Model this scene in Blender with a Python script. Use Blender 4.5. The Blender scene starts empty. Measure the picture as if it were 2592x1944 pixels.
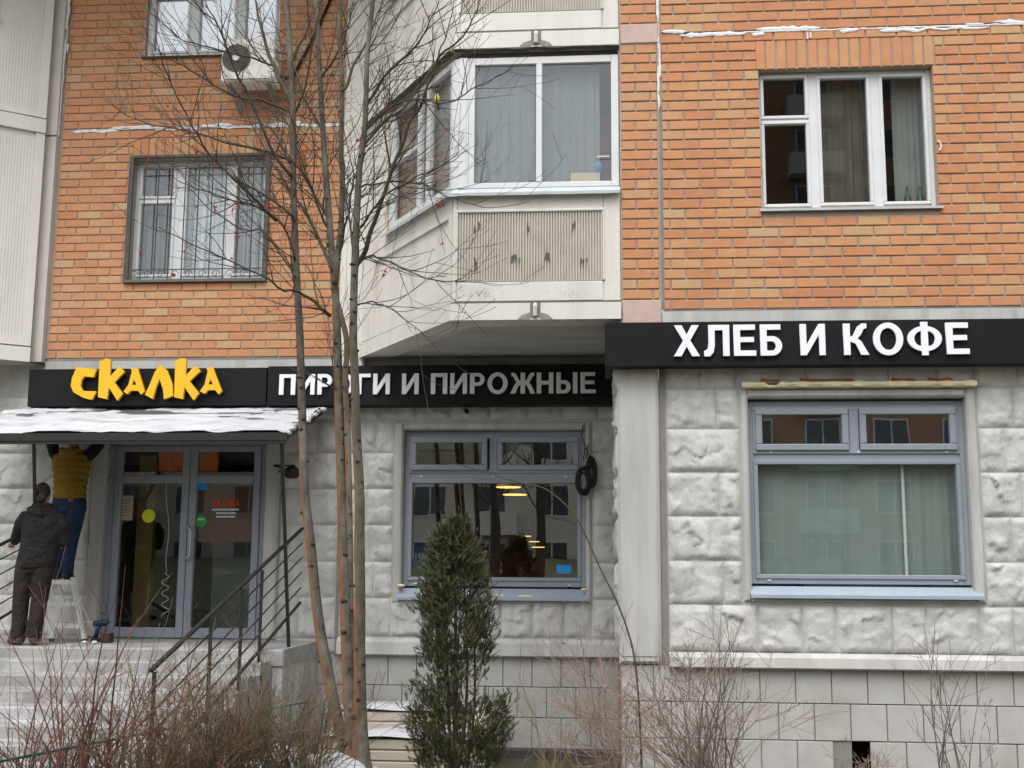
import bpy, bmesh, math, random
from mathutils import Vector, Matrix, noise

# ------------------------------------------------------------------ camera, sky, sun, exposure
sc = bpy.context.scene
FPX, YAW, PIT, ROL = 3000.0, math.radians(4.7), math.radians(8.78), math.radians(0.36)
CAM = Vector((0.0, -11.22, 1.6))
_f = Vector((-math.sin(YAW)*math.cos(PIT), math.cos(YAW)*math.cos(PIT), math.sin(PIT)))
_r0 = Vector((math.cos(YAW), math.sin(YAW), 0.0)); _u0 = _r0.cross(_f)
_r = _r0*math.cos(ROL) + _u0*math.sin(ROL); _u = -_r0*math.sin(ROL) + _u0*math.cos(ROL)
cam = bpy.data.cameras.new('camera'); camo = bpy.data.objects.new('camera', cam)
sc.collection.objects.link(camo); sc.camera = camo
cam.sensor_width = 36.0; cam.lens = 36.0*FPX/2592.0; cam.clip_start = 0.05; cam.clip_end = 600
M = Matrix((_r, _u, -_f)).transposed().to_4x4(); M.translation = CAM
camo.matrix_world = M

SUN_EL, SUN_AZ = math.radians(60), math.radians(188)     # azimuth of the sun, clockwise from +Y
world = bpy.data.worlds.new('World'); sc.world = world; world.use_nodes = True
wn = world.node_tree.nodes; wl = world.node_tree.links
sky = wn.new('ShaderNodeTexSky'); sky.sky_type = 'NISHITA'; sky.sun_disc = False
sky.sun_elevation = SUN_EL; sky.sun_rotation = SUN_AZ; sky.air_density = 1.0; sky.dust_density = 3.0
hs = wn.new('ShaderNodeHueSaturation'); hs.inputs['Saturation'].default_value = 0.22
wl.new(sky.outputs[0], hs.inputs['Color']); wl.new(hs.outputs[0], wn['Background'].inputs[0])
wn['Background'].inputs[1].default_value = 0.15
sun = bpy.data.lights.new('sun', 'SUN'); sun.energy = 0.55; sun.angle = math.radians(40); sun.color = (1.0, 0.985, 0.96)
suno = bpy.data.objects.new('sun', sun); sc.collection.objects.link(suno)
sd = Vector((math.sin(SUN_AZ)*math.cos(SUN_EL), math.cos(SUN_AZ)*math.cos(SUN_EL), math.sin(SUN_EL)))
suno.rotation_euler = sd.to_track_quat('Z', 'Y').to_euler()
sc.view_settings.view_transform = 'Standard'; sc.view_settings.look = 'None'
sc.view_settings.exposure = 1.02; sc.view_settings.gamma = 1.0
sc.render.engine = 'CYCLES'
sc.cycles.use_denoising = True
sc.cycles.max_bounces = 8; sc.cycles.transparent_max_bounces = 16
sc.cycles.sample_clamp_indirect = 6

# ------------------------------------------------------------------ helpers
COL = sc.collection
def at(px, py, Y):
    """world (x, z) of a photo point that lies on the upright plane at depth Y"""
    d = _f + _r*((px-1296)/FPX) - _u*((py-972)/FPX)
    t = (Y-CAM.y)/d.y
    return CAM.x+d.x*t, CAM.z+d.z*t
def at3(px, py, Y):
    x, z = at(px, py, Y); return Vector((x, Y, z))
rnd = random.Random(7)
U = rnd.uniform

class MB:
    def __init__(s): s.v = []; s.f = []; s.m = []
    def add(s, vs, fs, m=0):
        o = len(s.v); s.v.extend([tuple(p) for p in vs])
        for f in fs: s.f.append(tuple(i+o for i in f)); s.m.append(m)
    def quad(s, a, b, c, d, m=0): s.add((a, b, c, d), ((0, 1, 2, 3),), m)
    def box(s, x0, x1, y0, y1, z0, z1, m=0):
        s.add([(x0,y0,z0),(x1,y0,z0),(x1,y1,z0),(x0,y1,z0),(x0,y0,z1),(x1,y0,z1),(x1,y1,z1),(x0,y1,z1)],
              [(0,3,2,1),(4,5,6,7),(0,1,5,4),(1,2,6,5),(2,3,7,6),(3,0,4,7)], m)
    def bbox(s, x0, x1, y0, y1, z0, z1, b=0.006, m=0):
        """box with its front (-Y) edges bevelled"""
        vs = []
        for y, i in ((y1, 0), (y0+b, 0), (y0, b)):
            vs += [(x0+i, y, z0+i), (x1-i, y, z0+i), (x1-i, y, z1-i), (x0+i, y, z1-i)]
        fs = [(8, 9, 10, 11), (3, 2, 1, 0)]
        for k in (0, 4):
            for j in range(4):
                a, b2 = k+j, k+(j+1) % 4
                fs.append((a, b2, b2+4, a+4))
        s.add(vs, fs, m)
    def bar(s, a, b, w, h=None, m=0, up=(0, 0, 1)):
        """rectangular bar from a to b"""
        a = Vector(a); b = Vector(b); h = h or w; d = (b-a).normalized(); up = Vector(up)
        if abs(d.dot(up)) > .97: up = Vector((0, 1, 0))
        sx = d.cross(up).normalized()*(w/2); sy = sx.cross(d).normalized()*(h/2)
        vs = [a-sx-sy, a+sx-sy, a+sx+sy, a-sx+sy, b-sx-sy, b+sx-sy, b+sx+sy, b-sx+sy]
        s.add(vs, [(0,3,2,1),(4,5,6,7),(0,1,5,4),(1,2,6,5),(2,3,7,6),(3,0,4,7)], m)
    def tube(s, pts, rad, n=6, m=0, cap=True):
        pts = [Vector(p) for p in pts]; k = len(pts)
        if not hasattr(rad, '__len__'): rad = [rad]*k
        vs = []; fs = []; prev = None
        for i, p in enumerate(pts):
            t = (pts[min(i+1, k-1)]-pts[max(i-1, 0)])
            if t.length < 1e-9: t = Vector((0, 0, 1))
            t.normalize()
            if prev is None:
                a = Vector((0, 0, 1)) if abs(t.z) < .9 else Vector((1, 0, 0))
                nx = t.cross(a).normalized()
            else:
                nx = prev - t*prev.dot(t)
                nx = nx.normalized() if nx.length > 1e-6 else t.cross(Vector((1, 0, 0))).normalized()
            prev = nx; ny = t.cross(nx)
            for j in range(n):
                an = 2*math.pi*j/n
                vs.append(p + nx*(math.cos(an)*rad[i]) + ny*(math.sin(an)*rad[i]))
        for i in range(k-1):
            for j in range(n):
                fs.append((i*n+j, i*n+(j+1) % n, (i+1)*n+(j+1) % n, (i+1)*n+j))
        if cap and n > 2:
            fs.append(tuple(range(n-1, -1, -1))); fs.append(tuple(range((k-1)*n, k*n)))
        s.add(vs, fs, m)
    def loft(s, secs, n=20, m=0):
        """horizontal elliptical sections (cx, cy, cz, rx, ry)"""
        vs = []; fs = []; k = len(secs)
        for (cx, cy, cz, rx, ry) in secs:
            for j in range(n):
                a = 2*math.pi*j/n; vs.append((cx+rx*math.cos(a), cy+ry*math.sin(a), cz))
        for i in range(k-1):
            for j in range(n):
                fs.append((i*n+j, i*n+(j+1) % n, (i+1)*n+(j+1) % n, (i+1)*n+j))
        fs.append(tuple(range(n-1, -1, -1))); fs.append(tuple(range((k-1)*n, k*n)))
        s.add(vs, fs, m)
    def ball(s, c, rx, ry=None, rz=None, nu=10, nv=7, m=0):
        ry = ry or rx; rz = rz or rx; vs = [(c[0], c[1], c[2]-rz)]; fs = []
        for i in range(1, nv):
            ph = -math.pi/2+math.pi*i/nv
            for j in range(nu):
                a = 2*math.pi*j/nu
                vs.append((c[0]+rx*math.cos(ph)*math.cos(a), c[1]+ry*math.cos(ph)*math.sin(a), c[2]+rz*math.sin(ph)))
        vs.append((c[0], c[1], c[2]+rz)); L = len(vs)-1
        for j in range(nu): fs.append((0, 1+(j+1) % nu, 1+j)); fs.append((L, L-nu+j, L-nu+(j+1) % nu))
        for i in range(nv-2):
            for j in range(nu):
                fs.append((1+i*nu+j, 1+i*nu+(j+1) % nu, 1+(i+1)*nu+(j+1) % nu, 1+(i+1)*nu+j))
        s.add(vs, fs, m)
    def mesh(s, name, mats, smooth=False):
        me = bpy.data.meshes.new(name); me.from_pydata(s.v, [], s.f)
        if not isinstance(mats, (list, tuple)): mats = [mats]
        for mm in mats: me.materials.append(mm)
        if len(mats) > 1: me.polygons.foreach_set('material_index', s.m)
        if smooth: me.polygons.foreach_set('use_smooth', [True]*len(me.polygons))
        me.update(); return me
    def build(s, name, mats, parent=None, smooth=False, fix=False):
        me = s.mesh(name, mats, smooth)
        if fix:
            bm = bmesh.new(); bm.from_mesh(me); bmesh.ops.recalc_face_normals(bm, faces=bm.faces); bm.to_mesh(me); bm.free()
        return link(name, me, parent)

def link(name, me, parent=None, loc=None):
    o = bpy.data.objects.new(name, me); COL.objects.link(o)
    if loc is not None: o.location = loc
    if parent is not None:
        o.parent = parent
        if parent.type == 'EMPTY': o.matrix_parent_inverse = Matrix.Translation(-Vector(parent.location))
    return o
def empty(name, loc=(0, 0, 0), parent=None):
    o = bpy.data.objects.new(name, None); COL.objects.link(o); o.location = loc; o.empty_display_size = .1
    if parent is not None: o.parent = parent; o.matrix_parent_inverse = Matrix.Translation(-Vector(parent.location))
    return o
def tag(o, label=None, cat=None, group=None, kind=None):
    if label: o['label'] = label
    if cat: o['category'] = cat
    if group: o['group'] = group
    if kind: o['kind'] = kind
    return o
def thing(name, loc, label, cat, group=None):
    return tag(empty(name, loc), label, cat, group)

# ------------------------------------------------------------------ materials
def mat(name, c1, c2=None, rough=.8, scale=4.0, detail=6.0, bump=0.0, bscale=40.0, metal=0.0, spec=.3,
        c3=None, s3=1.2, lo3=.5, hi3=.75, rand=None, stretch=(1, 1, 1), emit=None, estr=0.0, trans=0.0, bdist=.01):
    m = bpy.data.materials.new(name); m.use_nodes = True
    nt = m.node_tree; N = nt.nodes; L = nt.links; b = N['Principled BSDF']
    b.inputs['Roughness'].default_value = rough; b.inputs['Metallic'].default_value = metal
    b.inputs['Specular IOR Level'].default_value = spec
    geo = N.new('ShaderNodeNewGeometry')
    mp = N.new('ShaderNodeMapping'); mp.inputs['Scale'].default_value = stretch; L.new(geo.outputs['Position'], mp.inputs['Vector'])
    def noisetex(sca, det=6.0, vec=mp.outputs[0]):
        n = N.new('ShaderNodeTexNoise'); n.inputs['Scale'].default_value = sca; n.inputs['Detail'].default_value = det
        n.inputs['Roughness'].default_value = .6; L.new(vec, n.inputs['Vector']); return n
    def ramp(src, lo, hi):
        r = N.new('ShaderNodeMapRange'); r.inputs[1].default_value = lo; r.inputs[2].default_value = hi; L.new(src, r.inputs[0]); return r.outputs[0]
    def mix(f, a, bb):
        x = N.new('ShaderNodeMix'); x.data_type = 'RGBA'; L.new(f, x.inputs[0])
        for i, v in ((6, a), (7, bb)):
            if isinstance(v, (tuple, list)): x.inputs[i].default_value = (*v, 1)
            else: L.new(v, x.inputs[i])
        return x.outputs[2]
    col = None
    if c2 is None: b.inputs['Base Color'].default_value = (*c1, 1)
    else: col = mix(ramp(noisetex(scale, detail).outputs[0], .3, .7), c1, c2)
    if rand:   # list of colours picked per piece
        oi = N.new('ShaderNodeObjectInfo'); a = N.new('ShaderNodeMath'); a.operation = 'ADD'
        L.new(oi.outputs['Random'], a.inputs[0]); L.new(geo.outputs['Random Per Island'], a.inputs[1])
        fr = N.new('ShaderNodeMath'); fr.operation = 'FRACT'; L.new(a.outputs[0], fr.inputs[0])
        cr = N.new('ShaderNodeValToRGB'); el = cr.color_ramp.elements
        while len(el) < len(rand): el.new(.5)
        for i, (p, c) in enumerate(rand): el[i].position = p; el[i].color = (*c, 1)
        L.new(fr.outputs[0], cr.inputs[0])
        if col is None: col = cr.outputs[0]
        else:
            x = N.new('ShaderNodeMix'); x.data_type = 'RGBA'; x.blend_type = 'MULTIPLY'; x.inputs[0].default_value = 1
            L.new(cr.outputs[0], x.inputs[6]); L.new(col, x.inputs[7]); col = x.outputs[2]
    if c3 is not None:
        base = col if col is not None else c1
        col = mix(ramp(noisetex(s3, 8.0).outputs[0], lo3, hi3), base, c3)
    if col is not None: L.new(col, b.inputs['Base Color'])
    if bump:
        bn = N.new('ShaderNodeBump'); bn.inputs['Strength'].default_value = bump; bn.inputs['Distance'].default_value = bdist
        L.new(noisetex(bscale, 5.0).outputs[0], bn.inputs['Height']); L.new(bn.outputs[0], b.inputs['Normal'])
    if emit: b.inputs['Emission Color'].default_value = (*emit, 1); b.inputs['Emission Strength'].default_value = estr
    if trans: b.inputs['Transmission Weight'].default_value = trans
    return m

BR = [(0.0, (.505, .225, .110)), (.3, (.535, .245, .12)), (.65, (.565, .268, .13)), (.86, (.55, .295, .15)), (.96, (.53, .345, .185)), (1.0, (.485, .205, .105))]
m_brick = mat('brick_clay', (.88, .88, .88), (1.06, 1.04, 1.02), rough=.75, scale=9, bump=.25, bscale=55, rand=BR, c3=(.50, .34, .22), s3=1.4, lo3=.52, hi3=1.0, bdist=.004)
m_mortar = mat('mortar', (.36, .295, .24), (.44, .37, .31), rough=.95, scale=14, bump=.4, bscale=90)
m_pink = mat('pink_plaster', (.50, .36, .31), (.58, .44, .38), rough=.9, scale=6, bump=.2)
m_stone = mat('rough_concrete', (.46, .458, .432), (.60, .596, .568), rough=.92, scale=4.5, bump=.8, bscale=26, c3=(.345, .34, .315), s3=2.4, lo3=.50, hi3=.80, bdist=.014, stretch=(1.4, 1, .7))
m_conc = mat('smooth_concrete', (.43, .426, .405), (.55, .544, .52), rough=.9, scale=3, bump=.25, bscale=60, c3=(.27, .26, .235), s3=2.2, lo3=.47, hi3=.80, stretch=(1.5, 1, .22))
m_tile = mat('plinth_tile', (.41, .403, .378), (.48, .473, .447), rough=.8, scale=5, bump=.15, bscale=70, c3=(.30, .29, .26), s3=1.6, lo3=.5, hi3=.85)
m_joint = mat('dark_joint', (.19, .183, .168), (.26, .25, .23), rough=.95)
m_panel = mat('beige_panel', (.66, .635, .58), (.74, .715, .66), rough=.85, scale=2.2, bump=.12, bscale=120, c3=(.50, .475, .425), s3=1.6, lo3=.50, hi3=.9, stretch=(1.6, 1.6, .3))
m_rib = mat('ribbed_panel', (.52, .49, .42), (.60, .57, .50), rough=.88, scale=5, bump=.2, c3=(.42, .40, .35), s3=1.6, lo3=.55, hi3=.9)
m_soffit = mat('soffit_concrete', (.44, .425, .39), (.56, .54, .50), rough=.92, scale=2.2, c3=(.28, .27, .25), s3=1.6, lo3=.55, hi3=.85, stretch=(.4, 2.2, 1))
m_pvc = mat('white_plastic', (.70, .71, .72), (.62, .63, .64), rough=.35, scale=3, spec=.5)
m_alu = mat('grey_blue_aluminium', (.25, .278, .32), (.275, .303, .345), rough=.4, scale=2, spec=.5)
m_flash = mat('zinc_flashing', (.40, .45, .47), (.48, .53, .55), rough=.5, spec=.5, scale=5)
m_sign = mat('charcoal_sign_panel', (.008, .0085, .0105), (.012, .0125, .015), rough=.5, spec=.16, scale=2)
m_white = mat('white_letter_plastic', (.84, .86, .90), rough=.35, spec=.5)
m_yellow = mat('yellow_letter_plastic', (.80, .46, .012), rough=.4, spec=.4)
m_black = mat('black_metal', (.012, .012, .014), (.025, .023, .022), rough=.5, spec=.4, scale=12)
m_rustblack = mat('painted_rail_metal', (.014, .014, .015), (.035, .028, .024), rough=.6, spec=.4, scale=14, c3=(.09, .045, .025), s3=5, lo3=.66, hi3=.8)
m_snow = mat('snow', (.47, .485, .515), (.60, .61, .64), rough=.7, scale=6, bump=.5, bscale=18, spec=.3, c3=(.22, .225, .235), s3=3.4, lo3=.50, hi3=.74, stretch=(.5, 1.7, 1))
m_canopy = mat('canopy_sheet', (.10, .105, .11), (.16, .165, .17), rough=.35, spec=.5, scale=5)
m_step = mat('step_concrete', (.24, .235, .225), (.38, .375, .36), rough=.9, scale=3.5, bump=.5, bscale=30, c3=(.50, .51, .53), s3=2.6, lo3=.52, hi3=.72)
m_curtw = mat('white_curtain', (.62, .64, .68), (.74, .76, .79), rough=.9, scale=4)
m_curtg = mat('grey_curtain', (.13, .13, .145), (.20, .20, .215), rough=.9, scale=4)
m_curtd = mat('brown_curtain', (.10, .085, .07), (.15, .13, .105), rough=.9, scale=4)
m_blind = mat('pleated_blind', (.22, .235, .23), (.28, .295, .29), rough=.9)
m_room = mat('room_plaster', (.26, .235, .205), (.32, .29, .255), rough=.9)
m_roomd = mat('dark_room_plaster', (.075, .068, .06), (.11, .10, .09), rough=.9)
m_green = mat('green_painted_rail', (.01, .11, .085), (.015, .14, .11), rough=.5)
m_seal = mat('white_sealant', (.70, .71, .72), (.80, .80, .80), rough=.8, scale=20, bump=.5, bscale=60)
m_foam = mat('yellow_foam', (.72, .62, .36), (.82, .74, .50), rough=.9, scale=18, bump=.6, bscale=50, c3=(.50, .33, .10), s3=6, lo3=.6, hi3=.8)
m_rust = mat('rust', (.18, .06, .025), (.30, .11, .045), rough=.95, scale=20)
m_dark = mat('dark_void', (.012, .011, .010), rough=.95)
m_cableblk = mat('black_cable', (.012, .012, .013), rough=.5)
m_ground = mat('trodden_soil', (.055, .058, .03), (.11, .095, .06), rough=.98, scale=6, bump=.8, bscale=20, c3=(.60, .61, .63), s3=.8, lo3=.66, hi3=.72)
m_path = mat('asphalt', (.06, .058, .055), (.11, .105, .10), rough=.95, scale=8, bump=.5, bscale=50)

def glass_mat(name, tint=(.93, .95, .94), boost=1.0, add=.008, rough=0.0):
    m = bpy.data.materials.new(name); m.use_nodes = True; N = m.node_tree.nodes; L = m.node_tree.links
    N.remove(N['Principled BSDF']); out = N['Material Output']
    t = N.new('ShaderNodeBsdfTransparent'); t.inputs[0].default_value = (*tint, 1)
    g = N.new('ShaderNodeBsdfGlossy'); g.inputs['Roughness'].default_value = rough; g.inputs[0].default_value = (.95, .97, 1, 1)
    lw = N.new('ShaderNodeLayerWeight'); lw.inputs[0].default_value = .5
    pw = N.new('ShaderNodeMath'); pw.operation = 'POWER'; pw.inputs[1].default_value = 5; L.new(lw.outputs['Facing'], pw.inputs[0])
    fr = N.new('ShaderNodeMath'); fr.operation = 'MULTIPLY_ADD'; fr.inputs[1].default_value = .96; fr.inputs[2].default_value = .04; L.new(pw.outputs[0], fr.inputs[0])
    geo = N.new('ShaderNodeNewGeometry'); nz = N.new('ShaderNodeTexNoise'); nz.inputs['Scale'].default_value = 1.3
    L.new(geo.outputs['Position'], nz.inputs['Vector'])
    bp = N.new('ShaderNodeBump'); bp.inputs['Strength'].default_value = .012; bp.inputs['Distance'].default_value = .05
    L.new(nz.outputs[0], bp.inputs['Height']); L.new(bp.outputs[0], g.inputs['Normal'])
    ma = N.new('ShaderNodeMath'); ma.operation = 'MULTIPLY_ADD'; ma.inputs[1].default_value = boost; ma.inputs[2].default_value = add; ma.use_clamp = True
    L.new(fr.outputs[0], ma.inputs[0]); x = N.new('ShaderNodeMixShader'); L.new(ma.outputs[0], x.inputs[0])
    L.new(t.outputs[0], x.inputs[1]); L.new(g.outputs[0], x.inputs[2]); L.new(x.outputs[0], out.inputs[0]); return m
m_glass = glass_mat('window_glass')
m_glassd = glass_mat('double_glazing', boost=2.6, add=.06)
m_glassr = glass_mat('film_backed_glazing', boost=1.2, add=.01)
def film_mat(name, c, a=.55):
    m = bpy.data.materials.new(name); m.use_nodes = True; N = m.node_tree.nodes; L = m.node_tree.links
    N.remove(N['Principled BSDF']); out = N['Material Output']
    t = N.new('ShaderNodeBsdfTransparent'); d = N.new('ShaderNodeBsdfDiffuse'); d.inputs[0].default_value = (*c, 1)
    tl = N.new('ShaderNodeBsdfTranslucent'); tl.inputs[0].default_value = (*c, 1)
    geo = N.new('ShaderNodeNewGeometry'); nz = N.new('ShaderNodeTexNoise'); nz.inputs['Scale'].default_value = 3.5; nz.inputs['Detail'].default_value = 3; nz.inputs['Distortion'].default_value = 1.5
    L.new(geo.outputs['Position'], nz.inputs['Vector']); bp = N.new('ShaderNodeBump'); bp.inputs['Strength'].default_value = .22; bp.inputs['Distance'].default_value = .05; L.new(nz.outputs[0], bp.inputs['Height']); L.new(bp.outputs[0], d.inputs['Normal'])
    a1 = N.new('ShaderNodeMixShader'); a1.inputs[0].default_value = .3; L.new(d.outputs[0], a1.inputs[1]); L.new(tl.outputs[0], a1.inputs[2])
    x = N.new('ShaderNodeMixShader'); x.inputs[0].default_value = a
    L.new(t.outputs[0], x.inputs[1]); L.new(a1.outputs[0], x.inputs[2]); L.new(x.outputs[0], out.inputs[0]); return m
m_tulle = film_mat('sheer_tulle', (.44, .48, .48), .60)
m_film = film_mat('builders_film', (.42, .50, .475), .84)
# ------------------------------------------------------------------ ground
S = 2.1            # set-back of the shop wall behind the projecting block (whose face is Y = 0)
def gz(x, y):
    if y < -5: b = 0.0
    elif y < -1: b = -.16*(y+5)/4
    elif y < .4: b = -.16-.26*(y+1)/1.4
    else: b = -.42
    return b + .05*noise.noise(Vector((x*.6, y*.6, 3.1))) + .02*noise.noise(Vector((x*2.5, y*2.5, 1.1)))
def ground():
    b = MB(); xs = [-90, -60, -40, -25, -15]+[-10+.35*i for i in range(55)]+[12, 16, 25, 40, 60, 90]
    ys = [-90, -70, -50, -35, -25, -18, -14]+[-11+.35*i for i in range(48)]
    vs = [(x, y, gz(x, y)) for y in ys for x in xs]; n = len(xs)
    b.add(vs, [(j*n+i, j*n+i+1, (j+1)*n+i+1, (j+1)*n+i) for j in range(len(ys)-1) for i in range(n-1)])
    tag(b.build('ground', m_ground, smooth=True), 'trodden lawn with patches of old snow before the building', kind='structure')
ground()

# ------------------------------------------------------------------ the apartment building
B = thing('apartment_building', (0, 1.0, -.4), 'orange brick apartment building with concrete ground floor and beige bay', 'building')
BL, BH = .2967, .1       # brick module with joint
def wall_face(b, x0, x1, z0, z1, Y, holes=(), depth=.25, m=0, mr=0):
    """upright sheet at depth Y with openings and their reveals"""
    xs = sorted({x0, x1, *[h[0] for h in holes], *[h[1] for h in holes]}); xs = [x for x in xs if x0 <= x <= x1]
    zs = sorted({z0, z1, *[h[2] for h in holes], *[h[3] for h in holes]}); zs = [z for z in zs if z0 <= z <= z1]
    for i in range(len(xs)-1):
        for j in range(len(zs)-1):
            cx, cz = (xs[i]+xs[i+1])/2, (zs[j]+zs[j+1])/2
            if any(h[0] < cx < h[1] and h[2] < cz < h[3] for h in holes): continue
            b.quad((xs[i], Y, zs[j]), (xs[i+1], Y, zs[j]), (xs[i+1], Y, zs[j+1]), (xs[i], Y, zs[j+1]), m)
    for (a, c, d, e) in holes:
        b.quad((a, Y, d), (a, Y+depth, d), (a, Y+depth, e), (a, Y, e), mr); b.quad((c, Y, d), (c, Y, e), (c, Y+depth, e), (c, Y+depth, d), mr)
        b.quad((a, Y, d), (c, Y, d), (c, Y+depth, d), (a, Y+depth, d), mr); b.quad((a, Y, e), (a, Y+depth, e), (c, Y+depth, e), (c, Y, e), mr)

# openings  (x0, x1, z0, z1)
W_R2 = (1.49, 3.16, 5.04, 6.45)          # upper right flat window
W_R1 = (1.31, 3.31, 1.37, 3.19)          # shop window, projecting block
W_L2 = (-5.69, -4.03, 4.95, 6.44)        # barred window
W_L3 = (-5.63, -3.96, 7.75, 9.2)         # window above it
W_C1 = (-2.33, -.26, 1.27, 3.14)         # shop window, set-back wall
W_D = (-5.80, -3.92, .77, 3.02)          # shop door

_bm = {}
def brick_mesh(l, h):
    key = (round(l, 3), round(h, 3))
    if key not in _bm:
        b = MB(); b.bbox(0, key[0], -.013, 0, 0, key[1], .004); b.f.pop(len(b.f)-9); b.m.pop()
        _bm[key] = b.mesh('brick', m_brick)
    return _bm[key]
def field(x0, x1, z0, z1, holes, shift=0.0, j=.016):
    out = []; n = int(round((z1-z0)/BH))
    for k in range(n):
        za = z0+k*BH; zb = za+BH-j
        x = x0 - BL + ((k % 2)*.5*BL + shift) % BL
        while x < x1:
            a, c = max(x, x0), min(x+BL, x1)
            segs = [(a, c)]
            for (h0, h1, d, e) in holes:
                if za+BH*.5 > d and za+BH*.5 < e:
                    ns = []
                    for (p, q) in segs:
                        if q <= h0 or p >= h1: ns.append((p, q)); continue
                        if p < h0: ns.append((p, h0+j))
                        if q > h1: ns.append((h1, q))
                    segs = ns
            for (p, q) in segs:
                if q-p > .045: out.append((p, q-j, za, zb))
            x += BL
    return out
stuff = MB()        # every brick past the limit of single pieces
def to_stuff(lst, Y, b=None):
    b = b or stuff
    for (p, q, za, zb) in lst:
        y = Y-.013+U(-.002, .002); b.bbox(p, q, y, Y, za, zb, .004)
        b.f.pop(len(b.f)-9); b.m.pop()
def lintel(x0, x1, z0, z1, n):
    w = (x1-x0)/n; return [(x0+i*w, x0+(i+1)*w-.015, z0, z1-.013) for i in range(n)]

# right block, brick storey
LR = (1.47, 3.19, 6.45, 6.76); 
holesR = [(W_R2[0], W_R2[1], W_R2[2]-.05, W_R2[3]), LR]
b = MB(); wall_face(b, .13, 7.5, 4.05, 9.6, 0, [W_R2], .14)
wr = b.build('brick_wall', m_mortar, B)
bricks = field(.545, 7.4, 4.055, 6.83, holesR, .07)
bricks += field(.545, 7.4, 6.865, 9.5, [], .13)
seen = [q for q in bricks if q[0] < 4.12 and q[2] < 7.2]
rest = [q for q in bricks if not (q[0] < 4.12 and q[2] < 7.2)]
seen.sort(key=lambda q: -(q[1]-q[0])); rest += seen[283:]; seen = seen[:283]
seen += lintel(LR[0], LR[1], LR[2]+.004, LR[3], 17)
for (p, q, za, zb) in seen:
    o = link('brick', brick_mesh(q-p, zb-za), wr, (p+U(-.0015, .0015), U(-.0015, .0015), za+U(-.001, .001)))
    o.rotation_euler = (U(-.01, .01), U(-.003, .003), U(-.004, .004))
to_stuff(rest, 0)
b = MB(); b.box(.113, .52, .03, .2, 3.5, 9.6); b.build('wall_core', m_mortar, B)
# narrow strip beside the bay
to_stuff(field(.145, .51, 4.16, 6.75, [], .0), 0); to_stuff(field(.145, .51, 6.98, 9.5, [], .1), 0)
for q in ((3.90, 4.145), (6.765, 6.965)): b = MB(); b.bbox(.142, .515, -.016, -.0005, q[0], q[1], .006); b.build('render_patch', m_pink, B)
# left wall, brick storeys
LL = (-5.70, -4.01, 6.44, 6.71)
b = MB(); wall_face(b, -6.75, -3.05, 4.0, 9.6, S, [W_L2, W_L3], .16); b.build('brick_wall', m_mortar, B)
to_stuff(field(-6.60, -3.10, 4.005, 6.80, [(W_L2[0], W_L2[1], W_L2[2]-.05, W_L2[3]), LL], .11), S)
to_stuff(field(-6.60, -3.10, 6.84, 9.5, [W_L3], .2), S); to_stuff(lintel(LL[0], LL[1], LL[2]+.004, LL[3], 17), S)
tag(stuff.build('bricks', m_brick, B), kind='stuff')
# plain upper storeys (out of sight, they shade what is below)
b = MB(); b.box(-9.5, 7.5, .01, 9, 9.62, 17); b.build('upper_storeys', m_mortar, B)
# vent grille in the brick, by the trunk
b = MB(); vx, vz = at(763, 400, S)
for k in range(8): b.box(vx-.06, vx+.06, S-.03, S-.012, vz-.1+k*.026, vz-.1+k*.026+.014)
b.build('vent_grille', mat('vent_orange', (.42, .15, .07), (.5, .2, .1)), B)

# sealant smeared along the panel joints
def smear(pts, w, name='joint_sealant', Y=0.0, seed=0, vertical=False, drips=()):
    """thin grey joint line with ragged white strokes brushed along both sides"""
    r = random.Random(seed); b = MB(); (x0, z0), (x1, z1) = pts; L = math.hypot(x1-x0, z1-z0); q = 0.0
    def strip(ta, tb, off, h, lift, sd):
        k = max(4, int((tb-ta)*L/.02)); lo = []; hi = []
        for i in range(k+1):
            t = ta+(tb-ta)*i/k; f = min(1, 5*min(i/k, 1-i/k)+.25); x = x0+(x1-x0)*t; z = z0+(z1-z0)*t
            n1 = noise.noise(Vector((t*L*7, sd, 0))); n2 = noise.noise(Vector((t*L*19, sd+3, 0))); c = off+.006*n1
            up = c+h*f*(.5+.35*n1+.4*n2); dn = c-h*f*(.5-.3*n1+.35*n2)
            if vertical: lo.append((x+dn, Y-.0165-lift, z)); hi.append((x+up, Y-.0165-lift, z))
            else: lo.append((x, Y-.0165-lift, z+dn)); hi.append((x, Y-.0165-lift, z+up))
        for i in range(k):
            m = [tuple((lo[j][d]+hi[j][d])/2-(.004 if d == 1 else 0) for d in range(3)) for j in (i, i+1)]
            b.quad(lo[i], lo[i+1], m[1], m[0]); b.quad(m[0], m[1], hi[i+1], hi[i])
    strip(0, 1, 0, w*.28, 0, seed)
    while q < L:
        l = r.uniform(.12, .7)
        if r.random() < .8: strip(q/L, min(1, (q+l)/L), r.choice((-1, 1))*w*r.uniform(.15, .5), w*r.uniform(.3, .8), .0012+.0006*r.random(), seed+q)
        q += l*r.uniform(.35, .9)
    for (dx, dz, l) in drips: b.box(dx, dx+.012, Y-.021, Y-.0135, dz-l, dz)
    return b.build(name, m_seal, B)
smear([(.55, 6.845), (7.3, 6.84)], .060, seed=3, drips=[(1.97, 6.82, .07), (2.0, 6.82, .06)])
smear([(-6.6, 6.82), (-3.12, 6.825)], .048, Y=S, seed=8)
smear([(.522, 6.05), (.527, 9.0)], .026, seed=5, vertical=True)
smear([(.15, 6.755), (.5, 6.745)], .012, seed=6)
smear([(-6.66, 6.0), (-6.60, 9.0)], .05, Y=S-.03, seed=9, vertical=True)
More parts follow.
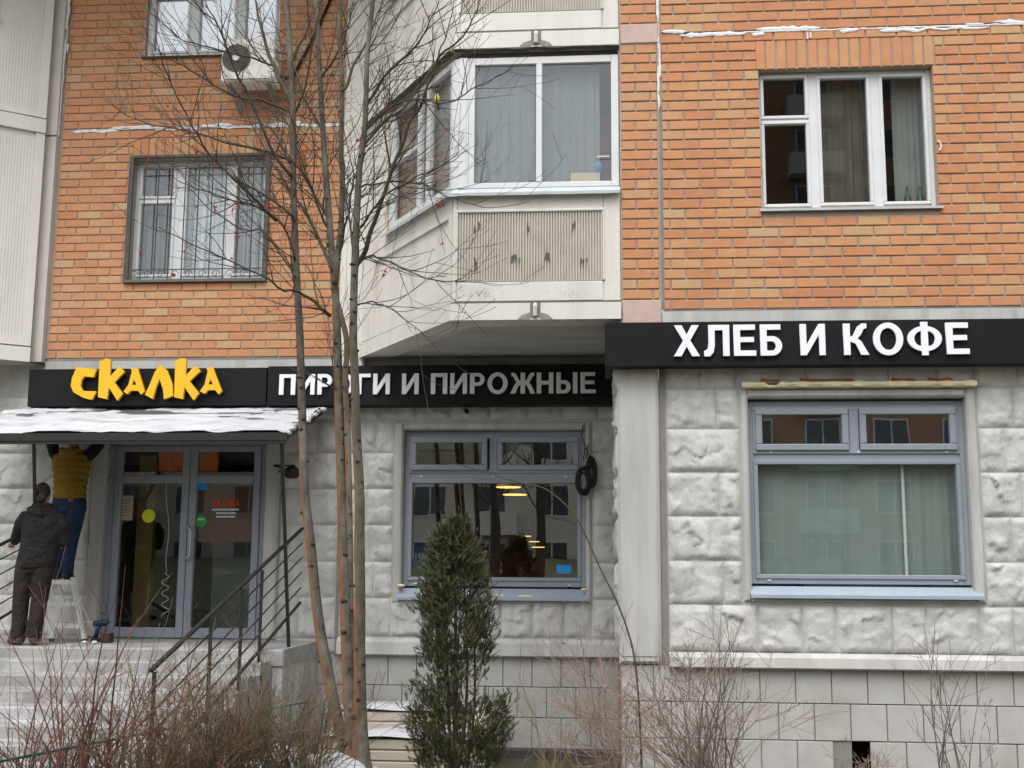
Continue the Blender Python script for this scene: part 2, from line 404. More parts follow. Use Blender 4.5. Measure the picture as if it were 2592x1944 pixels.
b = MB(); b.box(.517, .538, -.006, .02, 4.05, 6.1); b.build('panel_joint', m_joint, B)
# concrete strips under the brick
for q in ((.52, 7.4, -.02, .05, 3.86, 4.028), (-6.62, -3.06, S-.02, S+.05, 3.80, 3.965)): b = MB(); b.box(*q); b.build('concrete_strip', m_conc, B)
for q in ((.53, 7.4, -.004, .04, 4.029, 4.052), (-6.6, -3.06, S-.006, S+.05, 3.966, 4.0)): b = MB(); b.box(*q); b.build('dark_gap', m_joint, B)

# ------------------------------------------------------------------ rock-faced concrete ground floor
def stone_mesh(L, H, dep, seed):
    nx, nz = max(5, int(L/.021)), max(5, int(H/.021)); vs = []; fs = []
    r = random.Random(seed); ox, oz = r.uniform(0, 90), r.uniform(0, 90)
    cx, cz = r.uniform(.3, .7), r.uniform(.35, .7); tx, tz = r.uniform(-.5, .5), r.uniform(-.5, .5)
    for j in range(nz+1):
        for i in range(nx+1):
            u, v = i/nx, j/nz; e = min(u*L, (1-u)*L, v*H, (1-v)*H)
            prof = min(1, e/.05)**.7*(1+.25*noise.noise(Vector((u*L*9+ox, v*H*9, seed))))
            p = Vector((u*L*4.2+ox, v*H*4.2+oz, seed*.37)); wp = p*1.5+Vector((noise.noise(p*1.7), noise.noise(p*1.7+Vector((7, 3, 1))), 0))*.35
            d, pt = noise.voronoi(wp); c = pt[0]; cv = noise.cell_vector(Vector((math.floor(c.x*7), math.floor(c.y*7), seed)))
            h = .52+.34*(cv.x-.5)+.75*((cv.y-.5)*(wp.x-c.x)+(cv.z-.5)*(wp.y-c.y))+.20*noise.noise(p)+.10*noise.noise(p*3.4)+.2*(tx*(u-cx)+tz*(v-cz))
            y = -dep*prof*max(.1, h)
            vs.append((u*L+(0 if i in (0, nx) else r.uniform(-.005, .005)), y, v*H+(0 if j in (0, nz) else r.uniform(-.005, .005))))
    for j in range(nz):
        for i in range(nx): fs.append((j*(nx+1)+i, j*(nx+1)+i+1, (j+1)*(nx+1)+i+1, (j+1)*(nx+1)+i))
    b = MB(); b.add(vs, fs); return b.mesh('stone_block', m_stone, smooth=True)
_sd = [100]
def stone(par, x0, x1, z0, z1, Y, dep=.052, g=.005):
    _sd[0] += 1
    if x1-x0 < .05 or z1-z0 < .05: return
    link('stone_block', stone_mesh(x1-x0-2*g, z1-z0-2*g, dep, _sd[0]), par, (x0+g, Y, z0+g))
def split(x0, x1, cuts): 
    c = [x0]+[q for q in cuts if x0+.06 < q < x1-.06]+[x1]; return list(zip(c[:-1], c[1:]))
ROW = [.84, 1.27, 1.67, 2.08, 2.49, 2.90, 3.28, 3.56]
# projecting block
JR = (1.235, 3.405, 1.30, 3.28)
b = MB(); wall_face(b, .5, 7.5, .7, 3.9, .02, [W_R1], .22); wsr = b.build('stone_wall', m_conc, B)
for k in range(7):
    z0, z1 = ROW[k], ROW[k+1]; off = [0, .1, -.06, .05, -.08, .02, .0][k]
    if z1 <= JR[2]+.02: 
        for (p, q) in split(.545, 7.4, [.95, at(1920, 1590, 0)[0], at(2032, 1590, 0)[0], at(2117, 1590, 0)[0], at(2260, 1590, 0)[0], at(2347, 1590, 0)[0], at(2481, 1590, 0)[0], at(2567, 1590, 0)[0], 4.6, 5.1, 5.7, 6.3]): stone(wsr, p, q, z0, z1, .018)
    elif z0 >= JR[3]-.02:
        for (p, q) in split(.545, 7.4, [.86, 1.2, 1.62, 1.86, 2.28, 2.62, 3.06, 3.4, 3.8, 4.2, 4.6, 5.2, 5.8, 6.4]): stone(wsr, p, q, z0, min(z1, 3.5), .018)
    else:
        for (p, q) in split(.545, JR[0]-.01, [1.0+off*.5, .74 if k in (2, 4) else 0]): stone(wsr, p, q, z0, z1, .018)
        for (p, q) in split(JR[1]+.01, 7.4, [3.72+off, 4.15-off, 4.6+off, 5.1, 5.6, 6.2, 6.8]): stone(wsr, p, q, z0, z1, .018)
# smooth surround of the shop window
b = MB(); fr = .075
b.bbox(JR[0], W_R1[0]-.003, -.012, .019, JR[2], JR[3], .02); b.bbox(W_R1[1]+.003, JR[1], -.012, .019, JR[2], JR[3], .02)
b.bbox(W_R1[0]-.002, W_R1[1]+.002, -.010, .019, W_R1[3]+.003, JR[3]-.002, .02); b.bbox(W_R1[0]-.002, W_R1[1]+.002, -.008, .019, JR[2], W_R1[2]-.003, .01)
b.build('window_surround', m_conc, B)
# pilaster, ledge, plinth of the projecting block
b = MB(); b.bbox(.085, .475, -.045, 2.3, .73, 3.6, .025); b.box(.11, .44, -.052, -.046, .8, 3.45); b.build('pilaster', m_conc, B)
b = MB(); b.box(.478, .535, -.002, .03, .7, 3.5); b.build('panel_joint', m_joint, B)
b = MB(); b.add([(.54, .03, .70), (7.4, .03, .70), (7.4, -.07, .70), (.54, -.07, .70), (.54, -.085, .715), (7.4, -.085, .715), (7.4, -.075, .80), (.54, -.075, .80), (.54, .0, .84), (7.4, .0, .84)],
    [(0, 1, 2, 3), (3, 2, 5, 4), (4, 5, 6, 7), (7, 6, 9, 8)]); b.build('ledge', m_conc, B)
def tiles(par, x0, x1, ztop, Y, rows, w=.32, h=.325, sh=0.0, holes=()):
    b = MB(); b.bbox(0, w-.009, -.012, 0, 0, h-.009, .004); full = b.mesh('tile', m_tile)
    for k in range(rows):
        za = ztop-(k+1)*h; x = x0-w+((k % 2)*w/2+sh) % w
        while x < x1:
            p, q = max(x, x0), min(x+w, x1)
            if q-p > .04 and not any(h0 < (p+q)/2 < h1 and d < za+h/2 < e for (h0, h1, d, e) in holes):
                me = full
                if q-p < w-.002: b = MB(); b.bbox(0, q-p-.009, -.012, 0, 0, h-.009, .004); me = b.mesh('tile', m_tile)
                o = link('tile', me, par, (p, Y+U(-.002, .002), za)); o.rotation_euler = (U(-.004, .004), 0, U(-.004, .004))
            x += w
VH = (2.16, 2.44, -.26, .075)
b = MB(); wall_face(b, .1, 7.4, -.9, .73, .012, [VH], .3); b.quad((.1, .012, -.9), (.1, .012, .73), (.1, 2.2, .73), (.1, 2.2, -.9)); plr = b.build('plinth', m_joint, B)
tiles(plr, .102, 5.2, .725, .01, 4, sh=.30, holes=[VH])
b = MB(); b.quad((VH[0], .3, VH[2]), (VH[1], .3, VH[2]), (VH[1], .3, VH[3]), (VH[0], .3, VH[3])); b.build('vent_hole', m_dark, plr)
# side of the projecting block
b = MB(); b.quad((.118, .2, .7), (.118, .2, 3.6), (.118, 2.2, 3.6), (.118, 2.2, .7)); sw = b.build('stone_wall', m_conc, B)
for k in range(7):
    ys = [.02, .42+.1*(k % 2), .95, 1.5, 2.1]
    for j in range(4):
        _sd[0] += 1; me = stone_mesh(ys[j+1]-ys[j]-.01, ROW[k+1]-ROW[k]-.014, .07, _sd[0])
        o = link('stone_block', me, sw, (.1, ys[j+1], ROW[k])); o.rotation_euler = (0, 0, -math.pi/2)
# set-back wall
JC = (-2.43, -.20, 1.20, 3.23)
b = MB(); wall_face(b, -9.5, .12, .62, 4.12, S+.02, [W_C1, W_D], .22); wsl = b.build('stone_wall', m_conc, B)
for k in range(7):
    z0, z1 = ROW[k]-.02, ROW[k+1]-.02; sh = .09*((k*3) % 4-1.5)
    if k == 0: segs = split(-3.03, .1, [-2.45, -2.08, -1.65, -1.2, -.85, -.5, -.2])
    elif k == 6: segs = split(-3.03, .1, [-2.62, -2.2, -1.8, -1.35, -.92, -.52, -.12])
    else: segs = split(-3.03, JC[0]-.01, [-2.72+sh*.5])+split(JC[1]+.01, .1, [])
    for (p, q) in segs: stone(wsl, p, q, z0 if k else .83, min(z1, 3.46), S+.018)
    for (p, q) in split(-3.90+.16, -3.07, [-3.42+sh*.6]): stone(wsl, p, q, z0 if k else .79, min(z1, 3.46), S+.018)
    for (p, q) in split(-9.4, -5.98, [-6.42+sh, -6.9-sh, -7.4, -7.9+sh, -8.5]): stone(wsl, p, q, z0 if k else .79, min(z1, 3.9), S+.018)
b = MB(); b.bbox(JC[0], W_C1[0]-.003, S-.018, S+.019, JC[2], JC[3], .02); b.bbox(W_C1[1]+.003, JC[1], S-.018, S+.019, JC[2], JC[3], .02)
b.bbox(W_C1[0]-.002, W_C1[1]+.002, S-.016, S+.019, W_C1[3]+.003, JC[3]-.002, .02); b.bbox(W_C1[0]-.002, W_C1[1]+.002, S-.014, S+.019, JC[2], W_C1[2]-.003, .01)
b.build('window_surround', m_conc, B); b = MB()
b.bbox(-5.96, W_D[0]-.003, S-.03, S+.019, .78, 3.4, .015); b.bbox(W_D[1]+.003, -3.75, S-.03, S+.019, .78, 3.4, .015)
b.bbox(W_D[0]-.002, W_D[1]+.002, S-.028, S+.019, 3.023, 3.4, .01); b.build('door_surround', m_conc, B)
b = MB(); b.box(-3.065, -3.035, S-.004, S+.03, .6, 3.5); b.build('panel_joint', m_joint, B)
b = MB(); b.add([(-3.03, S+.03, .625), (.1, S+.03, .625), (.1, S-.07, .625), (-3.03, S-.07, .625), (-3.03, S-.085, .64), (.1, S-.085, .64), (.1, S-.075, .77), (-3.03, S-.075, .77), (-3.03, S+.0, .815), (.1, S+.0, .815)],
    [(0, 1, 2, 3), (3, 2, 5, 4), (4, 5, 6, 7), (7, 6, 9, 8)]); b.build('ledge', m_conc, B)
b = MB(); b.quad((-3.3, S+.012, -.9), (.1, S+.012, -.9), (.1, S+.012, .66), (-3.3, S+.012, .66)); pll = b.build('plinth', m_joint, B)
tiles(pll, -3.25, .098, .63, S+.01, 3, sh=.16)
b = MB(); b.bbox(-3.25, .098, S-.06, S+.011, -.6, -.345, .02); b.build('plinth_kerb', m_path, B)
# small drilled hole, foam, rust above the shop window
b = MB(); hx, hz = at(1181, 1040, S-.06); b.tube([(hx, S-.085, hz), (hx, S-.02, hz)], .026, 12); b.build('drain_hole', m_dark, B)
def foam(x0, x1, z0, z1):
    b = MB(); n = 60; ring = []
    for i in range(n+1):
        x = x0+(x1-x0)*i/n; e = noise.noise(Vector((i*.35, 3, 1)))*.012; h = (z1-z0)
        if .10 < i/n < .16: h *= .45
        ring.append([(x, -.03, z0+e*.5), (x, -.075-e, z0+.2*h), (x, -.085+e, z0+.6*h+e), (x, -.06, z0+h+e), (x, -.02, z0+h+e)])
    for i in range(n):
        for j in range(4): b.quad(ring[i][j], ring[i+1][j], ring[i+1][j+1], ring[i][j+1])
    b.build('sealing_foam', m_foam, B, smooth=True)
foam(1.25, 3.40, 3.275, 3.335)
b = MB()
for (p, q) in ((1.42, 1.62), (2.62, 2.86), (2.95, 3.2), (1.78, 2.3)):
    z = 3.335
    b.add([(p, -.062, z), (q, -.062, z), (q-.03, -.05, z+.03), ((p+q)/2, -.05, z+.022), (p+.02, -.05, z+.035)], [(0, 1, 2, 3, 4)])
b.build('rust_stain', m_rust, B)

# ------------------------------------------------------------------ windows
def room(x0, x1, z0, z1, y0, y1, m, name='interior_room'):
    b = MB()
    b.quad((x0, y1, z0), (x1, y1, z0), (x1, y1, z1), (x0, y1, z1)); b.quad((x0, y0, z0), (x0, y1, z0), (x0, y1, z1), (x0, y0, z1))
    b.quad((x1, y0, z0), (x1, y0, z1), (x1, y1, z1), (x1, y1, z0)); b.quad((x0, y0, z0), (x1, y0, z0), (x1, y1, z0), (x0, y1, z0))
    b.quad((x0, y0, z1), (x0, y1, z1), (x1, y1, z1), (x1, y0, z1)); return b.build(name, m, B)
def gridwin(x0, x1, z0, z1, y0, y1, vbars, hbars, mfr, mgl, name='window', lip=.022, parent=None, sash_out=.014):
    """frame of upright bars vbars and, per gap, level bars hbars; a pane in each opening"""
    b = MB(); holes = []
    for (a, c) in vbars: b.bbox(a, c, y0, y1, z0, z1, .005)
    for i in range(len(vbars)-1):
        a, c = vbars[i][1], vbars[i+1][0]; hb = hbars[i]
        for (d, e) in hb: b.bbox(a+.0004, c-.0004, y0+.002, y1-.002, d, e, .005)
        for j in range(len(hb)-1): holes.append((a, c, hb[j][1], hb[j+1][0]))
    for (a, c, d, e) in holes:
        for q in ((a-.012, a+lip, d+lip, e-lip), (c-lip, c+.012, d+lip, e-lip), (a-.012, c+.012, d-.012, d+lip-.0005), (a-.012, c+.012, e-lip+.0005, e+.012)):
            b.bbox(q[0], q[1], y0-sash_out, y1-.012, q[2], q[3], .006)
    w = b.build(name, mfr, parent or B)
    for (a, c, d, e) in holes:
        p = MB(); p.box(a+lip-.004, c-lip+.004, y1-.034, y1-.028, d+lip-.004, e-lip+.004); p.build('pane', mgl, w)
    return w
def sill(x0, x1, y0, y1, z, m, par, drop=.05, slope=.03, t=.004):
    b = MB(); b.add([(x0, y1, z+slope), (x1, y1, z+slope), (x1, y0, z), (x0, y0, z), (x1, y0, z-drop), (x0, y0, z-drop), (x1, y0+.02, z-drop), (x0, y0+.02, z-drop), (x1, y0+.02, z-t), (x0, y0+.02, z-t), (x1, y1, z+slope-t*3), (x0, y1, z+slope-t*3)],
        [(0, 3, 2, 1), (3, 5, 4, 2), (5, 7, 6, 4), (7, 9, 8, 6), (9, 11, 10, 8), (0, 11, 9), (0, 9, 3), (3, 9, 7), (3, 7, 5), (1, 2, 8), (1, 8, 10), (2, 4, 6), (2, 6, 8)]); return b.build('sill', m, par)
def drape(name, x0, x1, z0, z1, Y, amp, per, m, seed=0, par=None, flare=0.0):
    b = MB(); n = max(8, int((x1-x0)/.012)); rows = 6; vs = []
    for j in range(rows+1):
        for i in range(n+1):
            x = x0+(x1-x0)*i/n; v = j/rows
            a = math.sin(x*6.283/per+1.5*noise.noise(Vector((x*2, seed, v*.8))))+.5*math.sin(x*15.1/per+seed)
            vs.append((x+flare*(1-v)*math.sin(i*.7), Y+amp*a*(.5+.5*(1-v)), z0+(z1-z0)*v))
    b.add(vs, [(j*(n+1)+i, j*(n+1)+i+1, (j+1)*(n+1)+i+1, (j+1)*(n+1)+i) for j in range(rows) for i in range(n)])
    return b.build(name, m, par, smooth=True)

# upper right flat window
x0, x1, z0, z1 = W_R2
wR2 = gridwin(x0, x1, z0, z1, .09, .15, [(x0, x0+.035), (1.97, 2.075), (2.565, 2.675), (x1-.055, x1)],
    [[(z0, z0+.045), (5.94, 5.985), (z1-.035, z1)], [(z0, z0+.05), (z1-.05, z1)], [(z0, z0+.05), (z1-.05, z1)]], m_pvc, m_glass)
sill(x0-.02, x1+.03, -.05, .09, z0-.02, m_flash, wR2, .02, .02)
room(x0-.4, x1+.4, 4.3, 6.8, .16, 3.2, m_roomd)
tag(drape('curtain', 2.02, 2.62, 4.6, 6.44, .26, .02, .09, m_curtd, 2), 'dark brown sheer curtain inside the window at upper right', 'curtain')
tag(drape('curtain', 2.82, 3.13, 4.6, 6.43, .27, .012, .055, m_blind, 4), 'grey pleated curtain behind the pane with two green bottles', 'curtain')
m_bottle = mat('green_bottle', (.015, .07, .03), (.02, .09, .04), rough=.15, spec=.6)
for i, bx in enumerate((2.92, 3.04)):
    b = MB(); b.loft([(bx, .2, 5.03, .036, .036), (bx, .2, 5.16, .036, .036), (bx, .2, 5.22, .014, .014), (bx, .2, 5.29, .013, .013)], 12)
    tag(b.build('bottle', m_bottle, smooth=True), ('green bottle on the window board, nearer the middle sash', 'green bottle on the window board, nearer the right-hand frame')[i], 'bottle', 'bottles on the window board')
b = MB(); hk = at(2382, 369, -.03)
b.tube([(hk[0]-.02+.02*math.cos(t*.5), -.03, hk[1]+.045*math.sin(t*.5)) for t in range(-3, 5)], .008, 6); b.build('window_hook', m_pvc, wR2)
b = MB(); b.bbox(x0-.004, x0+.018, .05, .085, 5.42, 5.66, .004); b.build('mosquito_net_clip', mat('yellowed_plastic', (.55, .45, .2)), wR2)
# shop window of the projecting block
x0, x1, z0, z1 = W_R1
wR1 = gridwin(x0, x1, z0+.09, z1-.02, .10, .18, [(x0, x0+.06), (x1-.06, x1)], [[(z0+.09, z0+.15), (2.60, 2.68), (z1-.08, z1-.02)]], m_alu, m_glassr, lip=.03)
for o in list(wR1.children):          # upper light is two sashes, built below
    zc = sum(v.co.z for v in o.data.vertices)/len(o.data.vertices)
    if zc > 2.65: bpy.data.objects.remove(o)
b = MB(); xm = (x0+x1)/2-.01; b.bbox(xm-.045, xm+.045, .09, .178, 2.682, z1-.082, .005); b.build('mullion', m_alu, wR1)
def sash(par, a, c, d, e, y, m=m_alu, mg=m_glassd, w=.062, tilt=0.0):
    b = MB(); pts = [(a, c, d, d+w), (a, c, e-w, e), (a, a+w, d+w+.0005, e-w-.0005), (c-w, c, d+w+.0005, e-w-.0005)]
    for q in pts: b.bbox(q[0], q[1], y, y+.06, q[2], q[3], .008)
    s_ = b.build('sash', m, par); p = MB(); p.box(a+w-.006, c-w+.006, y+.028, y+.034, d+w-.006, e-w+.006); g = p.build('pane', mg, s_)
    if tilt:
        T = Matrix.Translation((0, y, d)) @ Matrix.Rotation(tilt, 4, 'X') @ Matrix.Translation((0, -y, -d))
        s_.data.transform(T); g.data.transform(T)
    return s_
sash(wR1, x0+.075, xm-.05, 2.70, z1-.09, .062); sash(wR1, xm+.05, x1-.075, 2.70, z1-.09, .062)
sill(x0-.02, x1+.06, -.07, .10, z0-.005, m_flash, wR1, .03, .075)
wR1.children[-1].data.materials[0] = mat('blue_grey_sill', (.30, .36, .43), (.34, .40, .47), rough=.35, spec=.5)
b = MB()
for px, py in ((1952, 1144), (2174, 1144), (2397, 1144), (1948, 1469), (2420, 1470)):
    q = at(px, py, .08); b.bbox(q[0]-.015, q[0]+.015, .084, .095, q[1]-.006, q[1]+.006, .002)
b.build('drain_cap', m_pvc, wR1)
room(x0-1.0, x1+1.6, .8, 3.4, .26, 4.6, mat('shop_plaster', (.36, .35, .31), (.42, .41, .37)))
f = drape('protective_film', x0+.06, 2.72, 1.5, 2.62, .222, .016, .43, m_film, 4); tag(f, 'cloudy green protective film hung behind the wide shop pane', 'film')
f = drape('protective_film', 2.722, x1-.05, 1.5, 2.62, .235, .012, .21, m_film, 9); tag(f, 'narrow creased protective film hanging beside the inner post', 'film')
b = MB(); b.box(2.74, 2.765, .19, .204, 1.50, 2.62); tag(b.build('interior_post', m_pvc), 'pale upright post inside the right-hand shop window', 'post')
b = MB(); b.box(2.0, 4.6, 1.4, 2.2, .8, 1.62); b.box(1.95, 4.65, 1.35, 2.25, 1.62, 1.67); tag(b.build('work_table', mat('dusty_board', (.20, .20, .20), (.3, .3, .3))), 'dusty work table inside the right-hand shop', 'table')
b = MB(); b.ball((3.05, 1.6, 1.83), .13, .1, .16); b.ball((3.12, 1.62, 1.74), .15, .12, .08); tag(b.build('rubbish_bag', mat('magenta_bag', (.35, .03, .10), (.5, .06, .16), rough=.4), smooth=True), 'magenta bag on the work table inside the shop', 'bag')
# central shop window
x0, x1, z0, z1 = W_C1
wC1 = gridwin(x0, x1, z0+.11, z1, S+.10, S+.18, [(x0, x0+.065), (x1-.065, x1)], [[(z0+.11, z0+.185), (2.57, 2.665), (z1-.065, z1)]], m_alu, m_glassd, lip=.03)
for o in list(wC1.children):
    zc = sum(v.co.z for v in o.data.vertices)/len(o.data.vertices)
    if zc > 2.65: bpy.data.objects.remove(o)
xm = (x0+x1)/2-.02; b = MB(); b.bbox(xm-.045, xm+.045, S+.09, S+.178, 2.667, z1-.067, .005); b.build('mullion', m_alu, wC1)
sash(wC1, x0+.08, xm-.06, 2.685, z1-.08, S+.05, tilt=.10); sash(wC1, xm+.05, x1-.08, 2.685, z1-.075, S+.062)
sl = sill(x0-.04, x1+.03, S-.075, S+.10, z0-.005, wR1.children[-1].data.materials[0], wC1, .03, .095); sl.data.materials[0] = bpy.data.materials['blue_grey_sill']
b = MB()
for px, py in ((1066, 1206), (1247, 1206), (1431, 1207), (1051, 1477), (1441, 1482)):
    q = at(px, py, S+.08); b.bbox(q[0]-.018, q[0]+.018, S+.084, S+.095, q[1]-.007, q[1]+.007, .002)
b.build('drain_cap', m_pvc, wC1)
m_blue = mat('blue_sticker', (.02, .24, .62), (.03, .28, .68), rough=.4)
q0, q1 = at(1409, 1430, S+.13), at(1446, 1452, S+.13); b = MB(); b.box(q0[0], q1[0], S+.128, S+.13, q1[1], q0[1]); b.build('blue_sticker', m_blue, wC1)
b = MB()
for px, py, w in ((1015, 1482, .05), (1478, 1492, .035), (1260, 1508, .09), (1330, 1510, .12)):
    q = at(px, py, S-.03); b.ball((q[0], S-.03, q[1]), w, .02, .018, 8, 5)
b.build('foam_blob', m_foam, wC1, smooth=True)
# cafe interior
room(-6.2, -.05, .74, 3.5, S+.26, 8.6, mat('cafe_plaster', (.15, .14, .125), (.20, .185, .165)))
m_lamp = mat('lit_lamp', (.9, .6, .2), emit=(1.0, .50, .12), estr=1.5)
for i, (px, py, Y, r) in enumerate(((1267, 1219, 5.0, .17), (1287, 1232, 5.0, .18), (1303, 1251, 5.6, .18), (1337, 1356, 7.6, .05), (1352, 1370, 7.8, .09), (1362, 1384, 8.0, .11), (1032, 1252, 7.0, .05))):  # the last four are orange lamp reflections, added as small glowing lamps
    x, z = at(px, py, Y); b = MB(); b.loft([(x, Y, z, r, r), (x, Y, z+.012, r, r), (x, Y, z+.05, r*.5, r*.5), (x, Y, z+.09, .03, .03)], 20, 0)
    L_ = thing('pendant_lamp', (x, Y, z), ('lit pendant lamp in the cafe, highest of three', 'lit pendant lamp in the cafe, middle of three', 'lit pendant lamp in the cafe, lowest of three', 'tiny glowing lamp standing for an orange reflection, brightest of the far cluster', 'tiny glowing lamp standing for an orange reflection, middle of the far cluster', 'tiny glowing lamp standing for an orange reflection, lowest of the far cluster', 'tiny glowing lamp standing for a reflection by the left edge of the central window')[i], 'lamp', 'pendant lamps in the cafe')
    b.build('lamp_shade', m_black, L_); b = MB(); b.loft([(x, Y, z-.012, r*.94, r*.94), (x, Y, z-.003, r*.94, r*.94)], 20); b.build('diffuser', m_lamp, L_)
    b = MB(); b.tube([(x, Y, z+.09), (x, Y, 3.495)], .004, 5); b.build('cord', m_black, L_)
b = MB(); b.box(-3.4, -.6, 6.6, 7.2, .75, 1.75); b.box(-3.45, -.55, 6.55, 7.25, 1.75, 1.8); tag(b.build('cafe_counter', mat('counter_wood', (.16, .09, .05), (.24, .15, .09))), 'wooden cafe counter deep inside behind the central window', 'counter')
q0, q1 = at(1027, 1383, S+.5), at(1092, 1430, S+.5)
bs = thing('information_board', (q0[0], S+.5, q1[1]), 'blue board with white lettering low inside the central window', 'board')
b = MB(); b.box(q0[0]-.05, q1[0]+.05, S+.5, S+.52, q1[1], q0[1]); b.build('panel', mat('blue_board', (.02, .06, .30), (.03, .08, .36)), bs)
b = MB(); zc = (q0[1]+q1[1])/2
for k in range(6): b.box(q0[0]+.03+k*.04, q0[0]+.055+k*.04, S+.495, S+.4995, zc-.035+.01*(k % 2), zc+.03)
b.build('lettering', m_white, bs)
# flat windows on the left
x0, x1, z0, z1 = W_L2
wL2 = gridwin(x0, x1, z0, z1, S+.10, S+.16, [(x0, x0+.06), (-5.20, -5.07), (-4.56, -4.46), (x1-.05, x1)],
    [[(z0, z0+.06), (5.93, 5.98), (z1-.06, z1)], [(z0, z0+.06), (z1-.06, z1)], [(z0, z0+.06), (z1-.06, z1)]], m_pvc, m_glass)
sill(x0-.03, x1+.03, S-.06, S+.10, z0-.02, mat('dull_sill', (.12, .12, .11), (.16, .16, .15)), wL2, .03, .03)
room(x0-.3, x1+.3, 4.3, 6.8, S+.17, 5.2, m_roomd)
tag(drape('curtain', x0+.05, -5.08, 4.6, 6.36, S+.26, .025, .12, m_curtg, 3), 'grey curtain behind the window bars, beside the small vent pane', 'curtain')
tag(drape('curtain', -5.08, -4.5, 4.6, 6.37, S+.26, .05, .11, m_curtw, 6), 'bright white curtain in the middle pane behind the bars', 'curtain')
tag(drape('curtain', -4.5, x1-.03, 4.6, 6.37, S+.25, .028, .12, mat('pale_grey_curtain', (.27, .275, .30), (.36, .365, .39)), 8), 'pale grey curtain behind the bars, nearest the tree', 'curtain')
# security grille
G = thing('window_grille', ((x0+x1)/2, S-.03, z0), 'olive grey steel security grille with scrolls over the barred window', 'grille')
m_gr = mat('grille_paint', (.05, .05, .043), (.085, .085, .075), rough=.5, spec=.4, scale=10)
b = MB(); y0, y1 = S-.055, S-.02
b.box(x0-.035, x0+.02, y0, y1, z0-.05, z1+.03); b.box(x1-.02, x1+.035, y0, y1, z0-.05, z1+.03)
b.box(x0+.02, x1-.02, y0, y1, z0-.05, z0-.015); b.box(x0+.02, x1-.02, y0, y1, z1-.0, z1+.03); b.build('grille_frame', m_gr, G)
n = 10
for k in range(1, n):
    xx = x0+(x1-x0)*k/n; b = MB(); b.tube([(xx, S-.037, z0-.02), (xx, S-.037, z1+.01)], .0075, 6); b.build('bar', m_gr, G)
b = MB(); b.box(x0+.02, x1-.02, S-.043, S-.031, z0+.10, z0+.112); b.box(x0+.02, x1-.02, S-.043, S-.031, z1-.12, z1-.108); b.build('cross_bar', m_gr, G)
for k in range(n):
    cx = x0+(x1-x0)*(k+.5)/n; b = MB()
    b.tube([(cx+(.055-.0028*t)*math.cos(t*.42), S-.037, z0+.045+(.055-.0028*t)*math.sin(t*.42)) for t in range(18)], .0045, 5); b.build('scroll', m_gr, G)
x0, x1, z0, z1 = W_L3
wL3 = gridwin(x0, x1, z0, z1, S+.05, S+.12, [(x0, x0+.06), (-5.11, -5.0), (-4.52, -4.42), (x1-.05, x1)],
    [[(z0, z0+.06), (z1-.06, z1)]]*3, m_pvc, glass_mat('bright_glass', boost=2.0, add=.10))
sill(x0-.03, x1+.03, S-.05, S+.05, z0-.02, mat('green_black_sill', (.05, .055, .045)), wL3, .02, .02)
room(x0-.3, x1+.3, 7.2, 9.5, S+.17, 5.2, m_room)
tag(drape('curtain', x0+.05, x1-.05, 7.5, 9.1, S+.25, .015, .2, m_curtw, 12), 'white curtain inside the topmost window by the air conditioner', 'curtain')
# ------------------------------------------------------------------ the bay
BAY = empty('bay_window', (0, 0, 0), B)       # part of the building; its pieces are sub-parts
A0, A1, A2 = Vector((.128, 0, 0)), Vector((-1.52, 0, 0)), Vector((-2.86, 2.06, 0))
dch = (A2-A1); LCH = dch.length; dch.normalize(); nch = Vector((-dch.y, dch.x, 0))    # outward normal of the splayed side
if nch.y > 0: nch = -nch
def chp(s, z, out=0.0): p = A1+dch*s+nch*out; return Vector((p.x, p.y, z))
def bay_ring(b, z0, z1, out=0.0, inn=.12, m=0, top=True, bot=True):
    """belt that follows front and splayed side; out = proud of the reference line"""
    k = math.tan(math.acos(max(-1, min(1, -dch.x)))/2)
    o = [Vector((A0.x, -out, 0)), Vector((A1.x-out*k, -out, 0)), A2+nch*out]
    i = [Vector((A0.x, inn, 0)), Vector((A1.x+inn*k, inn, 0)), A2-nch*inn]
    for j in range(2):
        a, c, d, e = o[j], o[j+1], i[j+1], i[j]
        q = lambda p, z: (p.x, p.y, z)
        b.quad(q(c, z0), q(a, z0), q(a, z1), q(c, z1), m)
        if top: b.quad(q(c, z1), q(a, z1), q(e, z1), q(d, z1), m)
        if bot: b.quad(q(a, z0), q(c, z0), q(d, z0), q(e, z0), m)
        b.quad(q(e, z0), q(d, z0), q(d, z1), q(e, z1), m)
    b.quad((o[0].x, o[0].y, z0), (i[0].x, i[0].y, z0), (i[0].x, i[0].y, z1), (o[0].x, o[0].y, z1), m)
    b.quad((o[2].x, o[2].y, z0), (o[2].x, o[2].y, z1), (i[2].x, i[2].y, z1), (i[2].x, i[2].y, z0), m)
def chbox(b, s0, s1, z0, z1, o0, o1, m=0):
    """box on the splayed side, from s0 to s1 along it, o0..o1 outward"""
    P = [chp(s0, z0, o0), chp(s1, z0, o0), chp(s1, z0, o1), chp(s0, z0, o1), chp(s0, z1, o0), chp(s1, z1, o0), chp(s1, z1, o1), chp(s0, z1, o1)]
    b.add(P, [(0,1,2,3),(4,7,6,5),(0,4,5,1),(1,5,6,2),(2,6,7,3),(3,7,4,0)], m)
